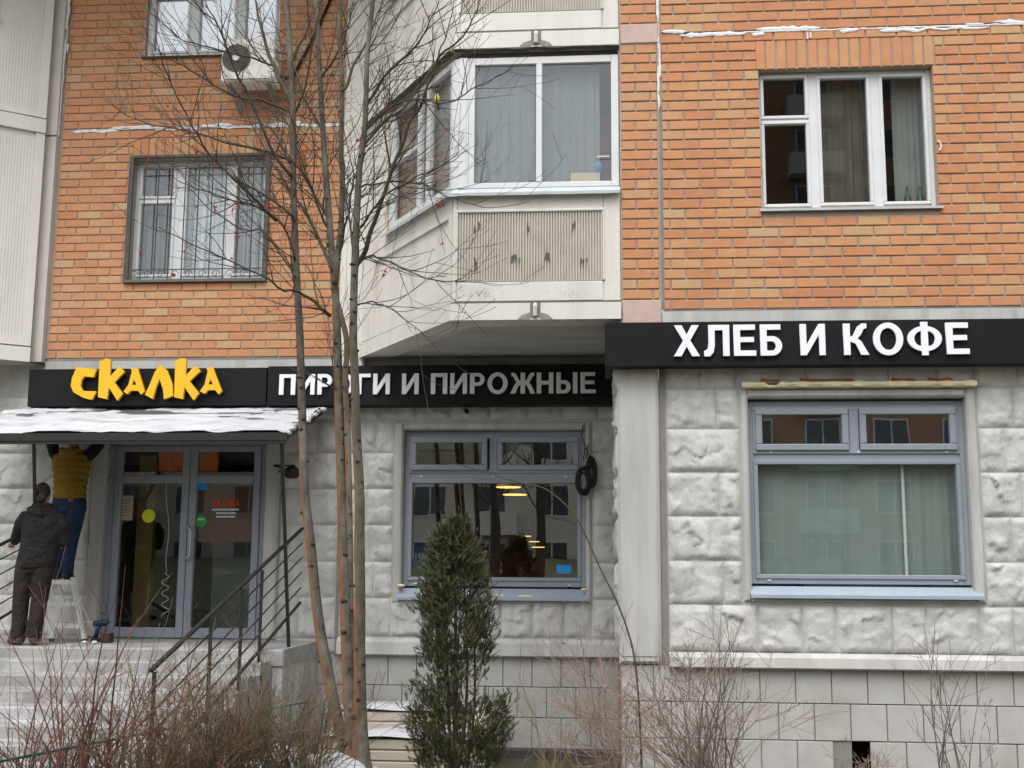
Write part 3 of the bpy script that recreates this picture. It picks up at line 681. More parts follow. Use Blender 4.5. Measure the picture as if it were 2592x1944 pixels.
for lvl in (0.0, 2.79):
    zb = 3.965+lvl
    b = MB(); bay_ring(b, zb, zb+.165, .02, .3, top=False); b.build('bay_slab', m_panel, BAY)
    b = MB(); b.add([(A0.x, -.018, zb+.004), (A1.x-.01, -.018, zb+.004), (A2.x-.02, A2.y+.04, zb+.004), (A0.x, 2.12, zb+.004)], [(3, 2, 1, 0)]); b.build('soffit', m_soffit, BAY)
    b = MB(); bay_ring(b, zb+.166, zb+.18, -.004, .2); b.build('dark_gap', m_joint, BAY)
    # parapet: recessed field with a proud border
    b = MB(); z0, z1 = zb+.181, zb+1.29
    bay_ring(b, z0, z1, -.022, .12, bot=False)
    xl, xr, zl, zr = A1.x+.02, A0.x-.004, z0, z1
    fx0, fx1, fz0, fz1 = -1.475, -.035, zb+.385, zb+1.075
    b.bbox(xl-.015, fx0, -.004, .03, zl, zr, .006); b.bbox(fx1, xr, -.004, .03, zl, zr, .006)
    b.bbox(fx0+.0005, fx1-.0005, -.0035, .03, zl, fz0, .012); b.bbox(fx0+.0005, fx1-.0005, -.0035, .03, fz1, zr, .012)
    for (a, c, d, e) in ((fx0-.012, fx1+.012, fz1+.004, fz1+.034), (fx0-.012, fx0+.012, fz0, fz1+.003), (fx1-.012, fx1+.012, fz0, fz1+.003)): b.bbox(a, c, -.018, .0, d, e, .007)
    s1 = LCH-.02
    chbox(b, .03, .10, z0, z1, -.03, -.002); chbox(b, s1-.42, s1, z0, z1, -.03, .0)
    chbox(b, .101, s1-.421, z0, zb+.36, -.03, -.0025); chbox(b, .101, s1-.421, zb+1.08, z1, -.03, -.0025)
    chbox(b, .101, s1-.43, zb+1.045, zb+1.079, -.03, .010)
    b.build('parapet', m_panel, BAY)
    b = MB(); n = 52; w = (fx1-fx0-.024)/n
    for k in range(n):
        xa = fx0+.012+k*w; b.add([(xa, -.0215, fz0), (xa+w*.3, -.0215, fz0), (xa+w*.42, -.006, fz0), (xa+w*.88, -.006, fz0), (xa+w, -.0215, fz0), (xa, -.0215, fz1), (xa+w*.3, -.0215, fz1), (xa+w*.42, -.006, fz1), (xa+w*.88, -.006, fz1), (xa+w, -.0215, fz1)],
            [(0, 1, 6, 5), (1, 2, 7, 6), (2, 3, 8, 7), (3, 4, 9, 8)])
    b.v = [(x, -.006 if y > -.01 else .018, z) for (x, y, z) in b.v]
    b.build('ribbed_field', m_rib, BAY)
    if lvl == 0:
        b = MB(); r = random.Random(4)
        for px, py, n2 in ((1206, 577, 3), (1334, 576, 2), (1450, 570, 2), (1202, 660, 1), (1305, 655, 4), (1385, 655, 3), (1478, 658, 3), (1205, 670, 1)):
            x, z = at(px, py, 0)
            for k in range(n2*2):
                xx = x+r.uniform(-.02, .02)*n2*.5; zz = z+r.uniform(-.03, .03); h = r.uniform(.018, .042)
                b.add([(xx-.009, -.0075, zz-h), (xx+.006, -.0085, zz-h*.8), (xx+.009, -.0075, zz+h*.9), (xx-.005, -.0085, zz+h)], [(0, 1, 2, 3)])
        b.build('chipped_spot', mat('chip_grey', (.08, .075, .07), (.15, .14, .13), scale=40), BAY)['kind'] = 'stuff'
        b = MB()
        for k in range(190):
            px, py = (rnd.gauss(1205, 32) if k < 140 else rnd.gauss(1440, 30)), rnd.gauss(742, 8); x, z = at(px, py, 0); s = U(.0015, .0065)
            b.add([(x-s, -.0058, z-s*.6), (x+s*.8, -.0058, z-s*.9), (x+s, -.0058, z+s*.7), (x-s*.6, -.0058, z+s)], [(0, 1, 2, 3)])
        b.build('soot_stain', mat('soot', (.42, .41, .385), (.56, .55, .52), scale=30), BAY)['kind'] = 'stuff'
    # drain spout in the slab edge
    x = -.70; b = MB(); b.box(x-.05, x+.05, -.024, -.0205, zb+.02, zb+.165); b.build('drain_notch', m_joint, BAY)
    b = MB(); b.tube([(x, -.02, zb+.15), (x, -.045, zb+.12), (x, -.045, zb+.03)], .022, 10); b.build('drain_spout', m_rib, BAY)
    b = MB()
    for s in (-1, 1): b.add([(x+s*.052, -.0225, zb+.005), (x+s*.17, -.0225, zb+.003), (x+s*.13, -.0225, zb+.045), (x+s*.052, -.0225, zb+.07)], [(0, 1, 2, 3) if s > 0 else (3, 2, 1, 0)])
    b.build('painted_recess', mat('recess_dark', (.22, .21, .18), (.33, .32, .28), scale=25), BAY)  # wedge recesses flanking the spout, put in as flat dark colour
    # metal sill
    zs = zb+1.30; b = MB(); n = 30; vs = []
    pts = [Vector((A0.x-.002, 0, 0))+Vector((-(A0.x-A1.x)*i/n, 0, 0)) for i in range(n)]
    out1 = [(p.x, -.075, zs-.035+.006*noise.noise(Vector((p.x*4, 1, lvl)))) for p in pts]+[tuple(chp(LCH*.70*i/n, zs-.035, .075)) for i in range(n+1)]
    inn1 = [(p.x, .02, zs+.035) for p in pts]+[tuple(chp(LCH*.70*i/n, zs+.035, -.02)) for i in range(n+1)]
    dn1 = [(q[0], q[1], q[2]-.03) for q in out1]; un1 = [(q[0], q[1], q[2]-.035) for q in inn1]
    for i in range(len(out1)-1):
        b.quad(out1[i+1], out1[i], inn1[i], inn1[i+1]); b.quad(dn1[i+1], dn1[i], out1[i], out1[i+1]); b.quad(dn1[i], dn1[i+1], un1[i+1], un1[i])
    b.build('sill', m_flash, BAY)
    # solid pier at the wall end of the splayed side
    b = MB(); chbox(b, LCH*.70, LCH-.02, zb+1.291, zb+2.79, -.06, -.012); b.build('bay_pier', m_panel, BAY)
    b = MB(); chbox(b, LCH*.70-.035, LCH*.70-.012, zb+1.32, zb+2.76, -.05, .004); b.build('pier_joint', mat('ochre_joint', (.45, .34, .22), (.5, .4, .3)), BAY)
    # glazing
    g0, g1 = zs+.036, zb+2.70
    b = MB(); yb0, yb1 = .012, .075
    b.bbox(.045, .120, yb0, yb1, g0, g1, .005); b.bbox(-1.375, -1.315, yb0, yb1, g0, g1, .005); b.bbox(-.70, -.64, yb0-.004, yb1, g0+.056, g1-.076, .006)
    b.bbox(-1.3145, .0445, yb0+.002, yb1, g0, g0+.055, .005); b.bbox(-1.3145, .0445, yb0+.002, yb1, g1-.075, g1, .005)
    b.bbox(-.1, .03, -.0, .01, g0+.3, g0+.301)
    fw = b.build('front_glazing', m_pvc, BAY)
    for (a, c) in ((-1.3155, -.699), (-.641, .0455)):
        p = MB(); p.box(a, c, .045, .051, g0+.054, g1-.074); p.build('bay_pane', m_glass, BAY)
    b = MB(); b.add([(-1.376, .010, g0-.001), (-1.47, .010, g0-.001), (-1.535, .05, g0-.001), tuple(chp(.07, g0-.001, -.01)), tuple(chp(.07, g0-.001, -.075)), (-1.376, .075, g0-.001)]+
        [(-1.376, .010, g1), (-1.47, .010, g1), (-1.535, .05, g1), tuple(chp(.07, g1, -.01)), tuple(chp(.07, g1, -.075)), (-1.376, .075, g1)], [(i, (i+1) % 6, (i+1) % 6+6, i+6) for i in range(6)])
    b.box(-1.47, -1.40, .002, .0095, g0, g1); b.build('corner_post', m_pvc, BAY, fix=True)
    e = LCH*.70
    vb = [(.071, .11), (.655, .70), (.89, .925), (e-.12, e-.04)]
    b = MB()
    for (a, c) in vb: chbox(b, a, c, g0, g1, -.075, -.012)
    for i, hb in enumerate(([(g0, g0+.06), (g1-.06, g1)], [(g0, g0+.06), (g1-.06, g1)], [(g0, g0+.06), (g0+.72, g0+.76), (g1-.06, g1)])):
        a, c = vb[i][1]+.0005, vb[i+1][0]-.0005
        for (d, h) in hb: chbox(b, a, c, d, h, -.073, -.014)
    chbox(b, e-.04, e-.013, g0, g1, -.07, -.02)
    b.build('side_glazing', m_pvc, BAY)
    for i in range(3):
        p = MB(); chbox(p, vb[i][1]-.003, vb[i+1][0]+.003, g0+.055, g1-.055, -.05, -.044); p.build('bay_pane', m_glass, BAY)
    # weathered flashing under the slab above
    b = MB(); pp = []
    for i in range(41):
        s = LCH*i/40; d = .02+.018*noise.noise(Vector((s*5, 2, lvl))); pp.append((chp(s, zb+2.785, .05), chp(s, zb+2.735+d*1.4, .065), chp(s, zb+2.715+d*1.4, .0)))
    for i in range(40):
        for j in range(2): b.quad(pp[i+1][j], pp[i][j], pp[i][j+1], pp[i+1][j+1])
    pp = []
    for i in range(31):
        x = A1.x+(A0.x-A1.x)*i/30; d = .012*noise.noise(Vector((x*5, 6, lvl))); pp.append(((x, -.03, zb+2.787), (x, -.04, zb+2.772+d), (x, .0, zb+2.755+d)))
    for i in range(30):
        for j in range(2): b.quad(pp[i][j], pp[i+1][j], pp[i+1][j+1], pp[i][j+1])
    b.build('eaves_flashing', mat('weathered_felt', (.055, .055, .042), (.13, .125, .10), rough=.95, scale=14, bump=.5), BAY)
# room inside the glazed bay
b = MB(); z0, z1 = 4.6, 6.72
b.add([(-2.9, 2.3, z0), (.11, 2.3, z0), (.11, 2.3, z1), (-2.9, 2.3, z1)], [(0, 1, 2, 3)]); b.quad((.11, .08, z0), (.11, .08, z1), (.11, 2.3, z1), (.11, 2.3, z0))
b.add([(-2.9, 2.3, z0), (.11, 2.3, z0), (.11, .08, z0), (-1.45, .08, z0)], [(0, 1, 2, 3)]); b.add([(-2.9, 2.3, z1), (.11, 2.3, z1), (.11, .08, z1), (-1.45, .08, z1)], [(3, 2, 1, 0)])
b.build('bay_interior', m_room, BAY)
tag(drape('tulle_curtain', -1.32, -.72, 5.2, 6.66, .14, .014, .14, m_tulle, 5), 'sheer white tulle behind the large front pane nearer the bay corner', 'curtain')
tag(drape('tulle_curtain', -.70, -.07, 5.2, 6.66, .15, .016, .12, m_tulle, 15), 'sheer white tulle with a gap beside it, nearer the brick', 'curtain')
b = MB(); n = 60; vs = []
for j in range(5):
    for i in range(n+1):
        s = .1+(LCH*.68-.1)*i/n; p = chp(s, 5.2+1.45*j/4, -.14+.02*math.sin(i*1.3)*(1.2-.2*j)); vs.append(p)
b.add(vs, [(j*(n+1)+i, (j+1)*(n+1)+i, (j+1)*(n+1)+i+1, j*(n+1)+i+1) for j in range(4) for i in range(n)])
tag(b.build('tulle_curtain', film_mat('pinkish_tulle', (.56, .52, .51), .85), smooth=True), 'brownish sheer curtain along the splayed side of the bay', 'curtain')
b = MB(); b.box(-.36, -.07, .10, .13, 5.36, 5.47); b.box(-.34, -.09, .132, .3, 5.36, 5.46)
tag(b.build('cardboard_box', mat('cardboard', (.42, .34, .22), (.5, .4, .27))), 'small pale cardboard box on the bay window board', 'box')
b = MB(); b.loft([(-.10, .2, 5.47, .055, .055), (-.10, .2, 5.58, .055, .055), (-.10, .2, 5.59, .05, .05)], 14)
tag(b.build('plastic_tub', mat('blue_tub', (.03, .22, .42), (.05, .27, .5)), smooth=True), 'blue plastic tub behind the bay pane by the box', 'tub')
b = MB(); b.box(-.25, .10, .5, .7, 5.2, 6.2); tag(b.build('wardrobe', mat('maroon_wood', (.10, .035, .03), (.14, .05, .045))), 'dark maroon cupboard seen through the gap in the bay curtain', 'cupboard')
# beige pier between brick and bay
b = MB(); b.bbox(-3.11, -2.80, S-.075, S+.1, 3.76, 9.6, .02); b.bbox(-3.09, -3.03, S-.085, S-.0755, 4.05, 6.7, .006); b.bbox(-3.09, -3.03, S-.085, S-.0755, 6.95, 9.5, .006); b.build('wall_pier', m_panel, B)

# ------------------------------------------------------------------ neighbouring bay on the left
LB = empty('neighbouring_bay', (0, 0, 0), B)
Q0 = Vector((-6.74, 1.92, 0)); dl = Vector((-.80, -.60, 0)).normalized(); nl = Vector((.60, -.80, 0)).normalized()
def lbp(s, z, o=0.0): p = Q0+dl*s+nl*o; return Vector((p.x, p.y, z))
def lbox(b, s0, s1, z0, z1, o0, o1, m=0):
    P = [lbp(s0, z0, o0), lbp(s1, z0, o0), lbp(s1, z0, o1), lbp(s0, z0, o1), lbp(s0, z1, o0), lbp(s1, z1, o0), lbp(s1, z1, o1), lbp(s0, z1, o1)]
    b.add(P, [(0,1,2,3),(4,7,6,5),(0,4,5,1),(1,5,6,2),(2,6,7,3),(3,7,4,0)], m)
for lvl in (0.0, 2.79):
    zb = 3.93+lvl
    b = MB(); lbox(b, 0, 2.6, zb, zb+.17, -.8, .03); b.build('bay_slab', m_panel, LB)
    b = MB(); lbox(b, -.01, 2.6, zb+.171, zb+.19, -.8, -.004); b.build('dark_gap', m_joint, LB)
    b = MB(); lbox(b, 0, .10, zb+.191, zb+2.788, -.5, .012); lbox(b, .1005, 2.6, zb+.191, zb+.26, -.5, .011); lbox(b, .1005, 2.6, zb+.261, zb+2.788, -.5, -.012)
    n = 34
    for k in range(n):
        s = .115+k*.034; lbox(b, s, s+.016, zb+.262, zb+2.7, -.0122, -.006)
    b.build('side_panel', m_panel, LB)
    b = MB(); b.box(-7.2, -6.64, S-.09, S+.1, zb+.02, zb+2.789); b.build('return_strip', mat('greyish_panel', (.50, .475, .44), (.58, .55, .51)), LB)
b = MB(); lbox(b, .62, .68, 8.05, 9.5, -.03, .02); lbox(b, .68, 1.6, 8.05, 8.12, -.03, .018); lbox(b, .60, 1.65, 8.0, 8.045, -.02, .05); b.build('window_frame', m_pvc, LB)
b = MB(); lbox(b, .68, 1.6, 8.12, 9.5, -.011, .0); b.build('pane', m_glass, LB)
b = MB(); b.add([tuple(lbp(0, 3.925, 0)), tuple(lbp(2.6, 3.925, .02)), (-9.5, 2.2, 3.925), (-6.6, 2.2, 3.925)], [(0, 1, 2, 3)]); b.build('soffit', m_soffit, LB)

# ------------------------------------------------------------------ door
x0, x1, z0, z1 = W_D
D = MB(); y0, y1 = S+.06, S+.13
D.bbox(x0, x0+.07, y0, y1, z0, z1, .005); D.bbox(x1-.07, x1, y0, y1, z0, z1, .005); D.bbox(x0+.0705, x1-.0705, y0+.002, y1, z1-.05, z1, .005)
door = D.build('door', m_alu, B)
xm = at(474, 1350, S+.06)[0]
for i, (a, c) in enumerate(((x0+.074, xm-.003), (xm+.003, x1-.074))):
    b = MB(); w = .085; y = y0-.012; 
    for q in ((a, a+w, z0+.01, z1-.054), (c-w, c, z0+.01, z1-.054)): b.bbox(q[0], q[1], y, y1-.01, q[2], q[3], .008)
    for q in ((z0+.01, z0+.125), (2.535, 2.63), (z1-.115, z1-.054)): b.bbox(a+w+.0005, c-w-.0005, y+.002, y1-.01, q[0], q[1], .008)
    b.build('leaf', m_alu, door)
    for q in ((z0+.12, 2.54), (2.625, z1-.11)):
        p = MB(); p.box(a+w-.005, c-w+.005, y+.04, y+.046, q[0], q[1]); p.build('pane', m_glass, door)
hx, hz0 = at(482, 1415, S); hz1 = at(482, 1332, S)[1]
b = MB(); b.tube([(hx-.06, y0-.012, hz0), (hx-.06, y0-.07, hz0), (hx-.03, y0-.085, hz0+.01), (hx+.0, y0-.085, hz0+.05), (hx+.0, y0-.085, hz1-.05), (hx-.03, y0-.085, hz1-.01), (hx-.06, y0-.07, hz1), (hx-.06, y0-.012, hz1)], .013, 8)
b.build('handle', mat('steel_handle', (.42, .42, .42), (.5, .5, .5), rough=.35, metal=.6), door, smooth=True)
b = MB()
for zz in (2.86, 2.5, 1.05):
    b.bbox(x0-.015, x0+.05, y0-.035, y0-.0005, zz, zz+.10, .01); b.bbox(x1-.05, x1+.01, y0-.03, y0-.0005, zz, zz+.10, .01)
b.build('hinge', m_alu, door)
def disc(px, py, r, m, name, Y=S+.08):
    x, z = at(px, py, Y); b = MB(); b.tube([(x, Y, z), (x, Y+.003, z)], r, 24); b.build(name, m, door)
disc(376, 1306, .078, mat('yellow_sticker', (.62, .66, .02), (.66, .7, .03), rough=.5), 'round_sticker')
disc(509, 1319, .072, mat('green_sticker', (.05, .28, .06), (.07, .34, .08), rough=.5), 'round_sticker')
x, z = at(509, 1319, S+.078); b = MB()
for k in range(5): b.box(x-.04+k*.017, x-.03+k*.017, S+.0772, S+.0788, z+.012, z+.03)
b.build('sticker_print', m_white, door)
q0, q1 = at(494, 1219, S+.08), at(526, 1240, S+.08); b = MB(); b.box(q0[0], q1[0], S+.078, S+.08, q1[1], q0[1]); b.build('blue_sticker', m_blue, door)
q0, q1 = at(300, 1254, S+.085), at(335, 1317, S+.085); b = MB(); b.box(q0[0], q1[0], S+.083, S+.085, q1[1], q0[1])
nb = b.build('paper_notice', mat('faded_paper', (.36, .30, .22), (.42, .36, .27)), door)
b = MB()
for k in range(6): b.box(q0[0]+.02, q1[0]-.02-.03*(k % 3), S+.0815, S+.0827, q0[1]-.06-.035*k, q0[1]-.052-.035*k)
b.build('notice_print', mat('faded_ink', (.16, .12, .09)), nb)

# ------------------------------------------------------------------ lettering
def arc(cx, cy, rx, ry, a0, a1, n=14): return [(cx+rx*math.cos(math.radians(a0+(a1-a0)*i/n)), cy+ry*math.sin(math.radians(a0+(a1-a0)*i/n))) for i in range(n+1)]
_ps = lambda y0: [[(0, 0), (0, 1), (.2, 1)]]
def bowl(y0, y1, out=.66, w=.36):     # bowl of P, B, soft sign: outer right side and counter
    c = (y0+y1)/2; h = (y1-y0)/2; return arc(w, c, out-w, h, 90, -90), [(.2, y1-.16)]+arc(w-.02, c, out-w-.17, h-.16, 90, -90)+[(.2, y0+.16)]
_b1, _h1 = bowl(.38, 1.0); _b2, _h2 = bowl(0, .62); _b3, _h3 = bowl(0, .62, .64, .36)
GL = {'П': [[(0,0),(0,1),(.74,1),(.74,0),(.54,0),(.54,.83),(.2,.83),(.2,0)]],
 'И': [[(0,1),(.19,1),(.19,.34),(.57,1),(.76,1),(.76,0),(.57,0),(.57,.66),(.19,0),(0,0)]],
 'Р': [[(0,0),(0,1)]+_b1+[(.2,.38),(.2,0)], _h1],
 'О': [arc(.45,.5,.45,.52,0,352,44), arc(.45,.5,.25,.35,0,352,44)],
 'Г': [[(0,0),(0,1),(.6,1),(.6,.83),(.2,.83),(.2,0)]],
 'Ж': [[(.43,1),(.63,1),(.63,.60),(.70,.64),(.82,.92),(.93,1),(1.04,1),(1.04,.85),(.97,.84),(.87,.62),(.80,.53),(.90,.42),(1.08,0),(.87,0),(.72,.37),(.63,.44),(.63,0),(.43,0),(.43,.44),(.34,.37),(.19,0),(-.02,0),(.16,.42),(.26,.53),(.19,.62),(.09,.84),(.02,.85),(.02,1),(.13,1),(.24,.92),(.36,.64),(.43,.60)]],
 'Н': [[(0,0),(0,1),(.2,1),(.2,.6),(.54,.6),(.54,1),(.74,1),(.74,0),(.54,0),(.54,.43),(.2,.43),(.2,0)]],
 'Ы': [[(0,0),(0,1),(.2,1),(.2,.62)]+_b3, _h3, [(.74,0),(.74,1),(.94,1),(.94,0)]],
 'Е': [[(0,0),(0,1),(.66,1),(.66,.83),(.2,.83),(.2,.6),(.62,.6),(.62,.44),(.2,.44),(.2,.17),(.68,.17),(.68,0)]],
 'Х': [[(0,0),(.29,.51),(.02,1),(.25,1),(.40,.70),(.55,1),(.78,1),(.51,.51),(.80,0),(.56,0),(.40,.32),(.24,0)]],
 'Л': [[(.58,0),(.78,0),(.78,1),(.14,1),(.14,.42),(.11,.22),(.0,.165),(.0,-.01),(.18,-.01),(.29,.12),(.33,.35),(.33,.83),(.58,.83)]],
 'Б': [[(0,0),(0,1),(.62,1),(.62,.83),(.2,.83),(.2,.62)]+_b2, _h2],
 'К': [[(0,0),(0,1),(.2,1),(.2,.58),(.29,.62),(.42,.9),(.55,1),(.70,1),(.70,.85),(.62,.83),(.52,.63),(.42,.53),(.54,.42),(.76,0),(.52,0),(.36,.36),(.2,.43),(.2,0)]],
 'Ф': [[(.41,1.03)]+[(.61,1.03)]+arc(.51,.5,.51,.40,78.7,-78.7,24)+[(.61,-.03),(.41,-.03)]+arc(.51,.5,.51,.40,258.7,101.3,24),
       [(.41,.74)]+arc(.42,.5,.22,.24,95,265,16)+[(.41,.26)], [(.61,.26)]+arc(.60,.5,.22,.24,-85,85,16)+[(.61,.74)]]}
def poly_letter(loops, fn, Y, dep, par, m, name='letter'):
    c = bpy.data.curves.new('glyph', 'CURVE'); c.dimensions = '2D'; c.fill_mode = 'BOTH'; c.extrude = dep/2
    for lp in loops:
        s = c.splines.new('POLY'); s.points.add(len(lp)-1); s.use_cyclic_u = True
        for i, p in enumerate(lp): X, Z = fn(*p); s.points[i].co = (X, Z, 0, 1)
    o = bpy.data.objects.new('glyph', c); COL.objects.link(o); dg = bpy.context.evaluated_depsgraph_get()
    me = bpy.data.meshes.new_from_object(o.evaluated_get(dg)); bpy.data.objects.remove(o); bpy.data.curves.remove(c)
    for v in me.vertices: v.co = (v.co.x, Y-dep/2-v.co.z, v.co.y)
    me.materials.clear(); me.materials.append(m); bm = bmesh.new(); bm.from_mesh(me); bmesh.ops.remove_doubles(bm, verts=bm.verts, dist=1e-4); bmesh.ops.recalc_face_normals(bm, faces=bm.faces); bm.to_mesh(me); bm.free()
    return link(name, me, par)

def lettering(txt, x0, x1, z0, z1, Y, dep, par, m, gap=.13, space=.42):
    gs = []; x = 0
    for ch in txt:
        if ch == ' ': x += space; continue
        xs = [p[0] for lp in GL[ch] for p in lp]; gs.append((ch, x-min(xs))); x += max(xs)-min(xs)+gap*(.55 if ch == 'Ж' else 1)
    k = (x1-x0)/(x-gap)
    for ch, dx in gs: poly_letter(GL[ch], lambda a, c: (x0+(a+dx)*k, z0+c*(z1-z0)), Y, dep, par, m)
SR = thing('shop_sign', (2, -.12, 3.47), 'long black sign reading ХЛЕБ И КОФЕ in white letters', 'sign', 'shop signs over the ground floor')
b = MB(); b.bbox(-.03, 7.3, -.22, -.055, 3.465, 3.885, .004); b.box(-.03, .03, -.0545, .55, 3.47, 3.88); b.build('panel', m_sign, SR)
lettering('ХЛЕБ И КОФЕ', at(1705, 870, -.23)[0], at(2452, 870, -.23)[0], at(2080, 900, -.23)[1], at(2080, 821, -.23)[1], -.221, .035, SR, m_white)
SY = 1.86
SP = thing('shop_sign', (-2, SY, 3.40), 'black sign reading ПИРОГИ И ПИРОЖНЫЕ in white letters under the bay', 'sign', 'shop signs over the ground floor')
b = MB(); b.bbox(-3.872, .07, SY, S-.01, 3.395, 3.85, .004); b.build('panel', m_sign, SP)
lettering('ПИРОГИ И ПИРОЖНЫЕ', at(709, 970, SY)[0], at(1508, 970, SY)[0], at(1100, 998, SY)[1], at(1100, 946, SY)[1], SY-.001, .035, SP, m_white)
SK = thing('shop_sign', (-5.3, SY, 3.40), 'charcoal sign with big yellow letters СКАЛКА above the entrance', 'sign', 'shop signs over the ground floor')
b = MB(); b.bbox(-6.70, -3.884, SY, S-.01, 3.40, 3.835, .004); b.build('panel', m_sign, SK)
SKA = [[[(428,155),(530,168),(582,172),(562,238),(484,230),(464,265),(456,305),(468,340),(500,348),(583,350),(548,418),(480,402),(402,358),(380,308),(390,245)]],
 [[(612,108),(665,90),(697,93),(690,238),(765,152),(808,193),(728,278),(796,368),(752,424),(684,318),(668,414),(598,397)]],
 [[(862,170),(905,160),(915,175),(972,350),(940,376),(918,345),(858,345),(832,374),(802,352),(840,300),(868,195)],[(886,255),(905,298),(868,298)]],
 [[(1088,142),(1110,145),(1150,190),(1190,290),(1198,385),(1125,412),(1118,340),(1090,250),(1060,320),(1035,412),(972,378),(1010,300),(1050,200)]],
 [[(1215,105),(1265,85),(1300,88),(1296,230),(1370,145),(1418,185),(1330,270),(1405,365),(1360,420),(1288,315),(1275,412),(1207,397)]],
 [[(1465,165),(1508,155),(1518,172),(1588,345),(1560,374),(1535,340),(1475,340),(1450,370),(1412,350),(1450,295),(1475,190)],[(1497,252),(1515,295),(1478,295)]]]
for lp in SKA: poly_letter(lp, lambda x, y: at(60+x/3.16, 880+y/3.16, SY-.07), SY-.025, .06, SK, m_yellow)
# logo and small print on the door pane
m_org = mat('orange_print', (.60, .09, .015), rough=.5)
for lp in SKA: poly_letter(lp, lambda x, y: at(537+(x-380)*.0575, 1262+(y-85)*.06, S+.078), S+.079, .002, door, m_org, 'logo_letter')
b = MB(); r = random.Random(2)
for py, a, c in ((1290, 538, 604), (1299, 548, 596), (1308, 548, 595)):
    px = a
    while px < c:
        w = r.uniform(2.2, 4); q0 = at(px, py-2.2, S+.079); q1 = at(min(c, px+w), py+2.0, S+.079); b.box(q0[0], q1[0], S+.077, S+.079, q1[1], q0[1]); px += w+r.uniform(.8, 2.2)
b.build('small_print', m_white, door)
# things just inside the door
cw = MB(); pts = [at3(424+4*math.sin(k), 1125+k*27, S+.3) for k in range(13)]
for k in range(40): pts.append(at3(418+9*math.sin(k*.62), 1452+k*2.8, S+.3))
cw.tube(pts, .006, 5); tag(cw.build('loose_cable', m_pvc, smooth=True), 'white curly cable dangling behind the left glass door leaf', 'cable')
q0, q1 = at(488, 1214, S+.4), at(668, 1372, S+.4); b = MB(); b.box(q0[0], q1[0], S+.4, S+.44, q1[1], q0[1]); tag(b.build('menu_board', mat('brown_board', (.20, .062, .03), (.24, .08, .04))), 'red-brown board inside behind the right door leaf', 'board')
q0, q1 = at(540, 1380, S+1.1), at(690, 1560, S+1.1); b = MB(); b.box(q0[0], q1[0], S+1.1, S+1.6, .75, q0[1]); b.box(q0[0]-.03, q1[0]+.03, S+1.07, S+1.63, q0[1], q0[1]+.04); tag(b.build('display_case', mat('grey_case', (.22, .23, .24), (.27, .28, .29))), 'grey display case standing inside the doorway', 'counter')
b = MB(); b.box(-5.62, -5.42, S+.5, S+.6, .76, 2.9); tag(b.build('inner_door_post', mat('ochre_wood', (.22, .15, .05), (.28, .19, .07))), 'ochre wooden post just inside the left door leaf', 'post')

q0, q1 = at(402, 1136, S+1.6), at(548, 1192, S+1.6)
b = MB(); b.box(q0[0], q1[0], S+1.6, S+1.66, q1[1], q0[1]); tag(b.build('menu_lightbox', mat('glowing_menu', (.3, .1, .04), (.05, .04, .04), scale=6, c3=(.5, .12, .05), s3=5, lo3=.5, hi3=.6, emit=(.9, .22, .06), estr=.03)), 'dim orange lightbox hanging inside above the door', 'lightbox')
# ------------------------------------------------------------------ canopy
CX0, CX1, YB, YF = -6.9, -3.23, S-.12, .42
ZB, ZF = at(420, 1034, YB)[1], at(350, 1098, YF)[1]
CN = thing('entrance_canopy', (-5, 1.2, ZF), 'sloping black entrance canopy covered with melting snow', 'canopy')
b = MB(); b.add([(CX0, YB, ZB-.02), (CX1, YB, ZB-.02), (CX1, YF, ZF-.02), (CX0, YF, ZF-.02), (CX0, YB, ZB), (CX1, YB, ZB), (CX1, YF, ZF), (CX0, YF, ZF)], [(0,1,2,3),(7,6,5,4),(3,2,6,7),(1,0,4,5),(0,3,7,4),(2,1,5,6)]); b.build('roof_sheet', m_canopy, CN)
b = MB(); b.box(CX0, CX1+.02, YF-.05, YF-.002, ZF-.075, ZF+.004); b.box(CX0, CX1, YF-.04, YF, ZF-.105, ZF-.0755); b.build('front_rail', m_black, CN)
b = MB()
for x in (-3.27, -5.0, -6.75): b.bar((x, YB, ZB-.05), (x, YF, ZF-.05), .035, .05)
b.build('rafter', m_black, CN)
b = MB(); nx, ny = 120, 40; hg = {}; vs = []
for j in range(ny+1):
    for i in range(nx+1):
        u, v = i/nx, j/ny; x = CX0+(CX1-CX0-.01)*u; y = YB+(YF-YB)*v; p = Vector((x*2.2, y*1.5, 4.0))
        h = .004+.026*v+.03*noise.noise(p)+.035*noise.noise(Vector((x*1.1+y*3.0, y*5.5-x*.8, 9)))+.012*noise.noise(p*4)-.05*max(0, u-.9)*10*(.4+.8*noise.noise(p*3))
        if v > .97: h = min(h, .03)
        hg[i, j] = h; vs.append((x, y, ZB+(ZF-ZB)*v+.004+max(0, h)))
b.add(vs, [(j*(nx+1)+i, (j+1)*(nx+1)+i, (j+1)*(nx+1)+i+1, j*(nx+1)+i+1) for j in range(ny) for i in range(nx) if max(hg[i, j], hg[i+1, j], hg[i, j+1], hg[i+1, j+1]) > 0])
tag(b.build('snow_cover', m_snow, CN, smooth=True), 'patchy melting snow on the canopy sheet')
b = MB()
for i in range(24):
    x = CX1-.02-.16*abs(noise.noise(Vector((i*.7, 1, 1))))*i/24; t = i/23; b.ball((CX1+U(-.05, .03), YB+(YF-YB)*t, ZB+(ZF-ZB)*t+.0), U(.02, .05), .05, U(.01, .03), 7, 5)
b.build('snow_clump', m_snow, CN, smooth=True)
